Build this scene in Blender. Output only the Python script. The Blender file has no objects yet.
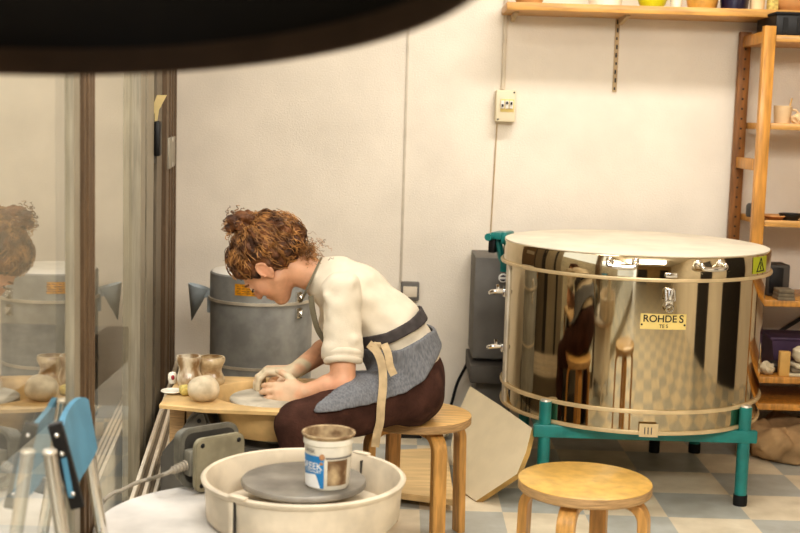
import bpy, bmesh, math, random
import numpy as np
from mathutils import Vector, Matrix, noise as mnoise

random.seed(4)
SC = bpy.context.scene
COL = SC.collection
PI = math.pi

# ------------------------------------------------------------------ camera
FPX, CX, CY = 1250.0, 400.0, 266.5
PITCH, ROLL, CAMH = math.radians(6.75), math.radians(1.7), 1.45
CAM = Vector((0, 0, CAMH))
FW = Vector((0, math.cos(PITCH), -math.sin(PITCH)))
UP0 = Vector((0, math.sin(PITCH), math.cos(PITCH)))
R0 = Vector((1, 0, 0))
RT = R0 * math.cos(ROLL) + UP0 * math.sin(ROLL)
UP = UP0 * math.cos(ROLL) - R0 * math.sin(ROLL)
cam_d = bpy.data.cameras.new('camera')
cam = bpy.data.objects.new('camera', cam_d)
COL.objects.link(cam)
cam.matrix_world = Matrix(((RT.x, UP.x, -FW.x, CAM.x), (RT.y, UP.y, -FW.y, CAM.y), (RT.z, UP.z, -FW.z, CAM.z), (0, 0, 0, 1)))
cam_d.sensor_width = 36
cam_d.lens = FPX * 36 / 800
cam_d.clip_start = 0.02
cam_d.dof.use_dof = True
cam_d.dof.focus_distance = 4.3
cam_d.dof.aperture_fstop = 3.8
SC.camera = cam


def ray(px, py):
    return FW * FPX + RT * (px - CX) - UP * (py - CY)


def W(px, py, Y=None, Z=None):
    """where the sight line of a photo pixel meets the upright plane y=Y or the level plane z=Z"""
    r = ray(px, py)
    t = (Y / r.y) if Y is not None else ((Z - CAMH) / r.z)
    return CAM + r * t


def W_plane(px, py, p, n):
    r = ray(px, py)
    return CAM + r * ((p - CAM).dot(n) / r.dot(n))


# ------------------------------------------------------------------ materials
def mat(name, col, rough=0.6, metal=0.0, var=0.08, scale=12.0, bump=0.0, bscale=60.0, col2=None, spec=0.5, stretch=None, attr=None, coat=0.0, detail=4.0, trans=0.0, lo=0.35, hi=0.65):
    m = bpy.data.materials.new(name)
    m.use_nodes = True
    nt = m.node_tree
    N, L = nt.nodes, nt.links
    b = N['Principled BSDF']
    b.inputs['Roughness'].default_value = rough
    b.inputs['Metallic'].default_value = metal
    b.inputs['Specular IOR Level'].default_value = spec
    b.inputs['Coat Weight'].default_value = coat
    b.inputs['Coat Roughness'].default_value = 0.15
    tc = N.new('ShaderNodeTexCoord')
    src = tc.outputs['Object']
    if stretch:
        mp = N.new('ShaderNodeMapping')
        mp.inputs['Scale'].default_value = stretch
        L.new(src, mp.inputs['Vector'])
        src = mp.outputs['Vector']
    nz = N.new('ShaderNodeTexNoise')
    nz.inputs['Scale'].default_value = scale
    nz.inputs['Detail'].default_value = detail
    L.new(src, nz.inputs['Vector'])
    rp = N.new('ShaderNodeValToRGB')
    c2 = col2 if col2 else tuple(max(0, c * (1 - var * 2.2)) for c in col)
    c1 = tuple(min(1, c * (1 + var * 0.8)) for c in col) if not col2 else col
    rp.color_ramp.elements[0].position = lo
    rp.color_ramp.elements[1].position = hi
    rp.color_ramp.elements[0].color = (*c2, 1)
    rp.color_ramp.elements[1].color = (*c1, 1)
    L.new(nz.outputs['Fac'], rp.inputs['Fac'])
    out = rp.outputs['Color']
    if attr:
        at = N.new('ShaderNodeAttribute')
        at.attribute_name = attr
        mx = N.new('ShaderNodeMix')
        mx.data_type = 'RGBA'
        mx.blend_type = 'MULTIPLY'
        mx.inputs['Factor'].default_value = 1
        L.new(at.outputs['Color'], mx.inputs[6])
        L.new(out, mx.inputs[7])
        out = mx.outputs[2]
    L.new(out, b.inputs['Base Color'])
    if bump:
        n2 = N.new('ShaderNodeTexNoise')
        n2.inputs['Scale'].default_value = bscale
        n2.inputs['Detail'].default_value = 3
        L.new(src, n2.inputs['Vector'])
        bp = N.new('ShaderNodeBump')
        bp.inputs['Strength'].default_value = bump
        bp.inputs['Distance'].default_value = 0.01
        L.new(n2.outputs['Fac'], bp.inputs['Height'])
        L.new(bp.outputs['Normal'], b.inputs['Normal'])
    return m


def srgb(r, g, b):
    f = lambda c: (c / 255 / 12.92) if c / 255 <= 0.04045 else ((c / 255 + 0.055) / 1.055) ** 2.4
    return (f(r), f(g), f(b))


M = {}
M['wall'] = mat('wall_plaster', srgb(240, 229, 212), 0.85, var=0.035, scale=3.0, bump=0.22, bscale=140, spec=0.2)
M['ceiling'] = mat('ceiling_paint', srgb(232, 226, 216), 0.9, var=0.03)
M['frontwall'] = mat('far_room_wall', srgb(168, 142, 100), 0.8, var=0.06, scale=2)
M['added_darkdoor'] = mat('added_dark_door', srgb(40, 32, 26), 0.5, var=0.2)  # for the unseen doors added to darken the kiln's reflection
M['frame'] = mat('weathered_frame', srgb(124, 112, 94), 0.5, metal=0.25, var=0.12, scale=8, stretch=(30, 30, 1.5))
M['frame_grey'] = mat('grey_aluminium', srgb(156, 146, 126), 0.45, metal=0.2, var=0.1, scale=6, stretch=(20, 20, 1.2))
M['frame_dark'] = mat('rubber_gasket', srgb(48, 42, 36), 0.6, var=0.1)
M['frame_brown'] = mat('bronze_frame', srgb(112, 90, 66), 0.5, metal=0.15, var=0.14, scale=7, stretch=(30, 30, 1.2))
M['birch'] = mat('birch_wood', srgb(222, 178, 112), 0.42, var=0.12, scale=9, stretch=(1, 9, 9), coat=0.25)
M['birch_leg'] = mat('birch_leg_wood', srgb(206, 156, 88), 0.4, var=0.14, scale=8, stretch=(9, 9, 1), coat=0.25)
M['seat_yellow'] = mat('yellow_seat_top', srgb(212, 168, 86), 0.4, var=0.09, scale=30, coat=0.3)
M['ply_edge'] = mat('plywood_edge', srgb(186, 150, 104), 0.6, var=0.2, scale=10, stretch=(2, 2, 90))
M['pine'] = mat('oiled_pine', srgb(206, 146, 66), 0.45, var=0.14, scale=7, stretch=(9, 9, 1), coat=0.2)
M['pine_h'] = mat('oiled_pine_plank', srgb(212, 158, 84), 0.45, var=0.14, scale=7, stretch=(1, 9, 9), coat=0.2)
M['pine_dark'] = mat('dark_pine', srgb(140, 92, 42), 0.5, var=0.16, scale=7, stretch=(9, 9, 1))
M['steel'] = mat('polished_steel', (0.58, 0.49, 0.34), 0.055, metal=1.0, var=0.04, scale=3, bump=0.012, bscale=9, stretch=(1, 1, 0.35))
M['steel_band'] = mat('brushed_band', srgb(222, 198, 156), 0.35, metal=0.35, var=0.06)
M['chrome'] = mat('chrome', (0.85, 0.82, 0.78), 0.12, metal=1.0, var=0.03)
M['lid_cream'] = mat('cream_lid_top', srgb(224, 213, 192), 0.7, var=0.05, scale=6)
M['lid_white'] = mat('white_lid_top', srgb(244, 240, 230), 0.6, var=0.03)
M['zinc'] = mat('grey_galvanised', srgb(160, 159, 154), 0.45, metal=0.1, var=0.09, scale=14, bump=0.02)
M['zinc_light'] = mat('light_zinc', srgb(218, 208, 190), 0.35, metal=0.4, var=0.08)
M['bluegrey'] = mat('bluegrey_sheet', srgb(184, 192, 195), 0.5, metal=0.0, var=0.06)
M['cabinet'] = mat('grey_cabinet_paint', srgb(112, 108, 102), 0.6, var=0.05)
M['cabinet_dark'] = mat('dark_grey_box_paint', srgb(84, 79, 73), 0.6, var=0.06)
M['teal'] = mat('teal_enamel', srgb(30, 128, 122), 0.4, var=0.1, coat=0.3)
M['black'] = mat('black_plastic', srgb(26, 23, 21), 0.5, var=0.1)
M['blackrub'] = mat('black_rubber', srgb(20, 18, 17), 0.75, var=0.1)
M['shade'] = mat('black_shade_enamel', srgb(22, 16, 13), 0.55, var=0.1, spec=0.25)
M['lit_lip'] = mat('lit_shade_lip', srgb(84, 66, 52), 0.6, var=0.1, spec=0.25)  # room light catching the lip, put into a lighter colour than the shade
M['white_pl'] = mat('white_plastic_dusty', srgb(238, 230, 216), 0.45, var=0.06, scale=9)
M['pan'] = mat('cream_splash_pan', srgb(222, 207, 183), 0.45, var=0.1, scale=10)
M['table_white'] = mat('white_table_top', srgb(220, 214, 206), 0.5, var=0.09, scale=7)
M['table_edge'] = mat('tan_table_edge', srgb(196, 164, 132), 0.5, var=0.1)
M['head_grey'] = mat('grey_wheel_head_metal', srgb(150, 144, 134), 0.5, metal=0.35, var=0.16, scale=9)
M['head_pale'] = mat('clay_dusted_wheel_head', srgb(196, 186, 166), 0.7, var=0.14, scale=16)
M['tan_pan'] = mat('tan_moulded_basin', srgb(222, 186, 130), 0.5, var=0.14, scale=8)
M['body_grey'] = mat('grey_wheel_housing', srgb(112, 108, 100), 0.5, metal=0.3, var=0.12)
M['body_dark'] = mat('dark_wheel_base', srgb(66, 62, 56), 0.6, var=0.12)
M['pedal'] = mat('grey_pedal_casting', srgb(134, 130, 118), 0.5, metal=0.4, var=0.14, scale=20)
M['pedal_olive'] = mat('olive_pedal_plate', srgb(160, 152, 128), 0.55, metal=0.3, var=0.1, scale=18)
M['cable_grey'] = mat('grey_cable', srgb(160, 150, 134), 0.6, var=0.06)
M['glaze'] = mat('streaked_glaze', srgb(228, 214, 188), 0.3, var=0.3, scale=8, stretch=(4, 4, 1.4), col2=srgb(146, 116, 80), coat=0.3, lo=0.38, hi=0.6)
M['glaze_b'] = mat('tan_glaze', srgb(216, 194, 156), 0.3, var=0.3, scale=11, stretch=(2, 2, 2.4), col2=srgb(150, 120, 82), coat=0.3, lo=0.36, hi=0.6)
M['clay'] = mat('wet_clay', srgb(208, 190, 160), 0.75, var=0.10, scale=30, bump=0.15, bscale=60)
M['clay_dark'] = mat('brown_clay', srgb(186, 140, 100), 0.5, var=0.16, scale=30, bump=0.2, bscale=60)
M['sponge'] = mat('yellow_sponge', srgb(222, 200, 120), 0.95, var=0.14, scale=90, bump=0.6, bscale=160)
M['porcelain'] = mat('white_porcelain', srgb(240, 232, 214), 0.25, var=0.04, coat=0.5)
M['red'] = mat('red_glaze', srgb(150, 40, 52), 0.3, var=0.2, scale=30, coat=0.5)
M['blueseat'] = mat('blue_seat_plastic', srgb(92, 146, 172), 0.5, var=0.06)
M['sweater'] = mat('cream_knit', srgb(218, 205, 183), 0.95, var=0.02, scale=30, bump=0.12, bscale=260, spec=0.15)
M['trouser'] = mat('brown_trouser_cloth', srgb(76, 51, 42), 0.9, var=0.14, scale=18, bump=0.2, bscale=120, spec=0.15)
M['denim'] = mat('striped_grey_denim', srgb(122, 122, 124), 0.9, var=0.13, scale=6, stretch=(30, 30, 5), bump=0.1, bscale=40, spec=0.15)
M['band'] = mat('dark_grey_waistband', srgb(82, 76, 74), 0.9, var=0.12, scale=30, spec=0.15)
M['strap'] = mat('tan_cotton_strap', srgb(196, 172, 136), 0.9, var=0.1, scale=30, spec=0.15)
M['necks'] = mat('grey_green_neck_strap', srgb(132, 124, 104), 0.9, var=0.08, spec=0.15)
M['skin'] = mat('skin', (1, 1, 1), 0.5, var=0.05, scale=40, attr='Col', bump=0.04, bscale=120)
M['hair'] = mat('auburn_hair', srgb(128, 82, 46), 0.5, col2=srgb(54, 32, 20), scale=22, bump=0.6, bscale=110, spec=0.4)
M['curl'] = mat('golden_brown_curls', srgb(188, 136, 78), 0.45, col2=srgb(78, 48, 26), scale=20, lo=.4, hi=.62, spec=0.5)
M['eye'] = mat('eye_white', srgb(226, 216, 204), 0.3, var=0.02)
M['lash'] = mat('dark_lash', srgb(40, 26, 20), 0.7, var=0.1)
M['board'] = mat('cream_kiln_board', srgb(222, 206, 174), 0.8, var=0.02, scale=14)
M['board_edge'] = mat('tan_board_edge', srgb(190, 154, 92), 0.75, var=0.12)
M['plyboard'] = mat('pale_plywood', srgb(226, 194, 142), 0.6, var=0.07, scale=6, stretch=(1, 8, 8))
M['bag'] = mat('tan_canvas', srgb(176, 144, 104), 0.9, var=0.16, scale=7, bump=0.4, bscale=14)
M['label_cream'] = mat('cream_name_plate', srgb(232, 206, 130), 0.4, var=0.04)
M['ink'] = mat('black_print', srgb(24, 20, 18), 0.6, var=0.02)
M['white_ink'] = mat('white_print', srgb(240, 238, 232), 0.6, var=0.02)
M['lime'] = mat('yellow_green_sticker', srgb(186, 190, 40), 0.5, var=0.05)
M['orange'] = mat('orange_sticker', srgb(226, 158, 34), 0.5, var=0.16, scale=60)
M['bluelab'] = mat('blue_tub_label', srgb(44, 132, 190), 0.4, var=0.05)
M['tub'] = mat('white_tub_plastic', srgb(232, 224, 206), 0.4, var=0.07, scale=18)
M['tub_dirt'] = mat('clay_smeared_plastic', srgb(196, 172, 134), 0.7, col2=srgb(112, 84, 56), scale=26)
M['beige_box'] = mat('beige_switch_plastic', srgb(232, 218, 186), 0.5, var=0.03)
M['conduit'] = mat('painted_conduit', srgb(222, 208, 186), 0.7, var=0.04)
M['joint'] = mat('grey_wall_joint', srgb(214, 202, 184), 0.8, var=0.06)
M['rail'] = mat('painted_shelf_rail', srgb(196, 170, 132), 0.7, var=0.06)
M['yellowlime'] = mat('lime_yellow_glaze', srgb(206, 204, 36), 0.35, var=0.05, coat=0.5)
M['navy'] = mat('navy_glaze', srgb(30, 24, 54), 0.3, var=0.1, coat=0.6)
M['terra'] = mat('terracotta', srgb(206, 152, 96), 0.7, var=0.1)
M['ochre'] = mat('ochre_glaze', srgb(206, 156, 76), 0.4, var=0.16, coat=0.4)
M['pinkclay'] = mat('pink_bisque', srgb(236, 204, 160), 0.75, var=0.06)
M['purple'] = mat('purple_crate_plastic', srgb(84, 62, 92), 0.5, var=0.08)
M['paper'] = mat('paper_white', srgb(214, 200, 170), 0.8, var=0.08)
M['greyfile'] = mat('grey_carton', srgb(126, 112, 90), 0.7, var=0.1, scale=30)
M['blockwood'] = mat('pale_wood_block', srgb(220, 174, 100), 0.6, var=0.08)
M['yard'] = mat('yard_paving', srgb(150, 140, 122), 0.9, var=0.12, scale=5)
M['yardwall'] = mat('yard_render', srgb(206, 190, 162), 0.9, var=0.07, scale=3)
M['tagpaper'] = mat('yellowed_paper_tag', srgb(232, 208, 150), 0.8, var=0.05)
M['greyplate'] = mat('grey_lock_plate', srgb(164, 156, 140), 0.5, metal=0.3, var=0.06)


def floor_material():
    m = bpy.data.materials.new('checker_lino_tiles')
    m.use_nodes = True
    nt = m.node_tree
    N, L = nt.nodes, nt.links
    b = N['Principled BSDF']
    b.inputs['Roughness'].default_value = 0.42
    tc = N.new('ShaderNodeTexCoord')
    mp = N.new('ShaderNodeMapping')
    s = 1 / 0.31
    mp.inputs['Scale'].default_value = (s, s, 1)
    mp.inputs['Location'].default_value = FLOOR_OFF
    L.new(tc.outputs['Object'], mp.inputs['Vector'])
    ch = N.new('ShaderNodeTexChecker')
    ch.inputs['Scale'].default_value = 1.0
    ch.inputs['Color1'].default_value = (*srgb(238, 224, 198), 1)
    ch.inputs['Color2'].default_value = (*srgb(194, 194, 186), 1)
    L.new(mp.outputs['Vector'], ch.inputs['Vector'])
    nz = N.new('ShaderNodeTexNoise')
    nz.inputs['Scale'].default_value = 9
    nz.inputs['Detail'].default_value = 6
    L.new(tc.outputs['Object'], nz.inputs['Vector'])
    rp = N.new('ShaderNodeValToRGB')
    rp.color_ramp.elements[0].position = 0.3
    rp.color_ramp.elements[1].position = 0.7
    rp.color_ramp.elements[0].color = (0.78, 0.76, 0.72, 1)
    rp.color_ramp.elements[1].color = (1, 1, 1, 1)
    L.new(nz.outputs['Fac'], rp.inputs['Fac'])
    mx = N.new('ShaderNodeMix')
    mx.data_type = 'RGBA'
    mx.blend_type = 'MULTIPLY'
    mx.inputs['Factor'].default_value = 1
    L.new(ch.outputs['Color'], mx.inputs[6])
    L.new(rp.outputs['Color'], mx.inputs[7])
    L.new(mx.outputs[2], b.inputs['Base Color'])
    return m


def glass_material():
    m = bpy.data.materials.new('door_glass')
    m.use_nodes = True
    nt = m.node_tree
    N, L = nt.nodes, nt.links
    N.remove(N['Principled BSDF'])
    o = N['Material Output']
    tr = N.new('ShaderNodeBsdfTransparent')
    tr.inputs['Color'].default_value = (0.86, 0.87, 0.84, 1)
    gl = N.new('ShaderNodeBsdfGlossy')
    gl.inputs['Roughness'].default_value = 0.02
    gl.inputs['Color'].default_value = (0.95, 0.93, 0.88, 1)
    lw = N.new('ShaderNodeLayerWeight')
    lw.inputs['Blend'].default_value = 0.5
    pw = N.new('ShaderNodeMath')
    pw.operation = 'POWER'
    pw.inputs[1].default_value = 2.5
    fr = N.new('ShaderNodeMath')
    fr.operation = 'MULTIPLY_ADD'
    fr.inputs[1].default_value = 0.82
    fr.inputs[2].default_value = 0.08
    L.new(lw.outputs['Facing'], pw.inputs[0])
    L.new(pw.outputs[0], fr.inputs[0])
    mx = N.new('ShaderNodeMixShader')
    L.new(fr.outputs[0], mx.inputs['Fac'])
    L.new(tr.outputs['BSDF'], mx.inputs[1])
    L.new(gl.outputs['BSDF'], mx.inputs[2])
    L.new(mx.outputs['Shader'], o.inputs['Surface'])
    return m


# ------------------------------------------------------------------ mesh helpers
def finish(name, me, m, parent=None, smooth=True, ang=40):
    ms = m if isinstance(m, (list, tuple)) else [m]
    for x in ms:
        me.materials.append(x)
    o = bpy.data.objects.new(name, me)
    COL.objects.link(o)
    if smooth:
        for p in me.polygons:
            p.use_smooth = True
        try:
            me.set_sharp_from_angle(angle=math.radians(ang))
        except Exception:
            pass
    if parent is not None:
        o.parent = parent
        root, T = parent, Matrix.Identity(4)
        while root is not None:
            T = root.matrix_basis.inverted() @ T if False else T
            root = root.parent
        o.matrix_parent_inverse = world_of(parent).inverted()
    return o


def world_of(o):
    if o.parent is None:
        return o.matrix_basis.copy()
    return world_of(o.parent) @ o.matrix_parent_inverse @ o.matrix_basis


def obj(name, bm, m, parent=None, smooth=True, ang=40):
    me = bpy.data.meshes.new(name)
    bmesh.ops.recalc_face_normals(bm, faces=bm.faces)
    bm.to_mesh(me)
    bm.free()
    return finish(name, me, m, parent, smooth, ang)


def thing(name, label, cat, loc=(0, 0, 0), group=None):
    o = bpy.data.objects.new(name, None)
    o.empty_display_size = 0.05
    COL.objects.link(o)
    o.location = loc
    return tag(o, label, cat, group)


def tag(o, label, cat, group=None):
    o['label'] = label
    o['category'] = cat
    if group:
        o['group'] = group
    return o


def struct(name, bm, m, smooth=False, parent=None):
    o = obj(name, bm, m, parent, smooth)
    if parent is None:
        o['kind'] = 'structure'
    return o


def B():
    return bmesh.new()


def add_box(bm, c, s, bevel=0.0, rot=None, mi=0, seg=2):
    t = bmesh.new()
    bmesh.ops.create_cube(t, size=1)
    bmesh.ops.scale(t, vec=Vector(s), verts=t.verts)
    if bevel:
        bmesh.ops.bevel(t, geom=t.edges[:], offset=bevel, segments=seg, affect='EDGES', profile=0.5)
    if rot is not None:
        bmesh.ops.transform(t, matrix=rot.to_4x4(), verts=t.verts)
    bmesh.ops.translate(t, vec=Vector(c), verts=t.verts)
    return merge(bm, t, mi)


def merge(bm, t, mi=0):
    vm = {v: bm.verts.new(v.co) for v in t.verts}
    for f in t.faces:
        try:
            nf = bm.faces.new([vm[v] for v in f.verts])
            nf.material_index = mi
        except ValueError:
            pass
    t.free()
    return bm


def add_lathe(bm, prof, c=(0, 0, 0), n=48, axis='Z', mi=0, mat3=None, cap0=False, cap1=False):
    """prof: (radius, height) pairs"""
    t = bmesh.new()
    rings = []
    for r, h in prof:
        if r < 1e-6:
            rings.append([t.verts.new((0, 0, h))])
        else:
            rings.append([t.verts.new((r * math.cos(2 * PI * i / n), r * math.sin(2 * PI * i / n), h)) for i in range(n)])
    for a, b in zip(rings, rings[1:]):
        for i in range(n):
            j = (i + 1) % n
            if len(a) == 1 and len(b) == 1:
                continue
            if len(a) == 1:
                t.faces.new((a[0], b[j], b[i]))
            elif len(b) == 1:
                t.faces.new((a[i], a[j], b[0]))
            else:
                t.faces.new((a[i], a[j], b[j], b[i]))
    if cap0 and len(rings[0]) > 1:
        t.faces.new(rings[0][::-1])
    if cap1 and len(rings[-1]) > 1:
        t.faces.new(rings[-1])
    if mat3 is not None:
        bmesh.ops.transform(t, matrix=mat3, verts=t.verts)
    bmesh.ops.translate(t, vec=Vector(c), verts=t.verts)
    return merge(bm, t, mi)


def smooth_path(pts, sub=6):
    pts = [Vector(p) for p in pts]
    if len(pts) < 3:
        return pts
    out = []
    for i in range(len(pts) - 1):
        p0 = pts[max(i - 1, 0)]
        p1, p2 = pts[i], pts[i + 1]
        p3 = pts[min(i + 2, len(pts) - 1)]
        for k in range(sub):
            t = k / sub
            out.append(0.5 * ((2 * p1) + (p2 - p0) * t + (2 * p0 - 5 * p1 + 4 * p2 - p3) * t * t + (3 * p1 - p0 - 3 * p2 + p3) * t ** 3))
    out.append(pts[-1])
    return out


def add_tube(bm, pts, r, n=8, r2=None, mi=0, flat=None, updir=None, caps=True):
    """tube along pts; flat=(w,h) gives a rectangular ribbon section, updir its thin direction"""
    pts = [Vector(p) for p in pts]
    t = bmesh.new()
    rings = []
    ref = Vector((0, 0, 1))
    prev = None
    for i, p in enumerate(pts):
        a = pts[max(i - 1, 0)]
        b = pts[min(i + 1, len(pts) - 1)]
        d = (b - a).normalized()
        if updir is not None:
            u = Vector(updir)
        elif prev is not None:
            u = prev
        else:
            u = ref if abs(d.z) < 0.9 else Vector((1, 0, 0))
        u = (u - d * u.dot(d)).normalized()
        s = d.cross(u)
        prev = u
        rr = r if r2 is None else r + (r2 - r) * i / max(1, len(pts) - 1)
        if flat:
            w, h = flat
            rings.append([t.verts.new(p + s * x * w / 2 + u * y * h / 2) for x, y in ((-1, -1), (1, -1), (1, 1), (-1, 1))])
        else:
            rings.append([t.verts.new(p + (s * math.cos(2 * PI * k / n) + u * math.sin(2 * PI * k / n)) * rr) for k in range(n)])
    for a, b in zip(rings, rings[1:]):
        m_ = len(a)
        for k in range(m_):
            t.faces.new((a[k], a[(k + 1) % m_], b[(k + 1) % m_], b[k]))
    if caps:
        t.faces.new(rings[0][::-1])
        t.faces.new(rings[-1])
    return merge(bm, t, mi)


def add_prism(bm, poly, vec, mi=0, bevel=0.0):
    """poly: list of 3D points in a plane, extruded along vec"""
    t = bmesh.new()
    a = [t.verts.new(Vector(p)) for p in poly]
    b = [t.verts.new(Vector(p) + Vector(vec)) for p in poly]
    t.faces.new(a)
    t.faces.new(b[::-1])
    n = len(a)
    for i in range(n):
        t.faces.new((a[i], b[i], b[(i + 1) % n], a[(i + 1) % n]))
    bmesh.ops.recalc_face_normals(t, faces=t.faces)
    if bevel:
        bmesh.ops.bevel(t, geom=t.edges[:], offset=bevel, segments=2, affect='EDGES')
    return merge(bm, t, mi)


def add_ball(bm, c, r, sub=3, mi=0, disp=0.0, freq=8.0, seed=0.0, rot=None):
    t = bmesh.new()
    bmesh.ops.create_icosphere(t, subdivisions=sub, radius=1)
    r = (r, r, r) if isinstance(r, (int, float)) else r
    for v in t.verts:
        k = 1 + (disp * mnoise.noise(v.co * freq * 0.2 + Vector((seed, seed * 1.7, 0))) if disp else 0)
        v.co = Vector((v.co.x * r[0] * k, v.co.y * r[1] * k, v.co.z * r[2] * k))
    if rot is not None:
        bmesh.ops.transform(t, matrix=rot.to_4x4(), verts=t.verts)
    bmesh.ops.translate(t, vec=Vector(c), verts=t.verts)
    return merge(bm, t, mi)


def add_torus(bm, c, R, r, n=32, k=8, mi=0, rot=None, arc=(0, 2 * PI)):
    full = abs(arc[1] - arc[0] - 2 * PI) < 1e-6
    pts = [Vector((R * math.cos(a), R * math.sin(a), 0)) for a in [arc[0] + (arc[1] - arc[0]) * i / n for i in range(n + (0 if full else 1))]]
    if rot is not None:
        pts = [rot @ p for p in pts]
    pts = [Vector(c) + p for p in pts]
    t = bmesh.new()
    rings = []
    ax = (rot @ Vector((0, 0, 1))) if rot is not None else Vector((0, 0, 1))
    for p in pts:
        u = (p - Vector(c)).normalized()
        rings.append([t.verts.new(p + (u * math.cos(2 * PI * i / k) + ax * math.sin(2 * PI * i / k)) * r) for i in range(k)])
    m_ = len(rings)
    for i in range(m_ if full else m_ - 1):
        a, b = rings[i], rings[(i + 1) % m_]
        for q in range(k):
            t.faces.new((a[q], a[(q + 1) % k], b[(q + 1) % k], b[q]))
    return merge(bm, t, mi)


def text_bm(s, size, place, thick=0.0004):
    """letters as flat mesh; place maps (x, y) in metres, centred on the word, to a world point"""
    cu = bpy.data.curves.new('lettering', 'FONT')
    cu.body = s
    cu.size = size
    cu.align_x = 'CENTER'
    cu.align_y = 'CENTER'
    cu.offset = size * 0.012
    o = bpy.data.objects.new('lettering', cu)
    COL.objects.link(o)
    dg = bpy.context.evaluated_depsgraph_get()
    me = bpy.data.meshes.new_from_object(o.evaluated_get(dg))
    bpy.data.objects.remove(o)
    bm = bmesh.new()
    bm.from_mesh(me)
    bpy.data.meshes.remove(me)
    bmesh.ops.triangulate(bm, faces=bm.faces)
    for v in bm.verts:
        v.co = place(v.co.x, v.co.y)
    return bm


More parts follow.
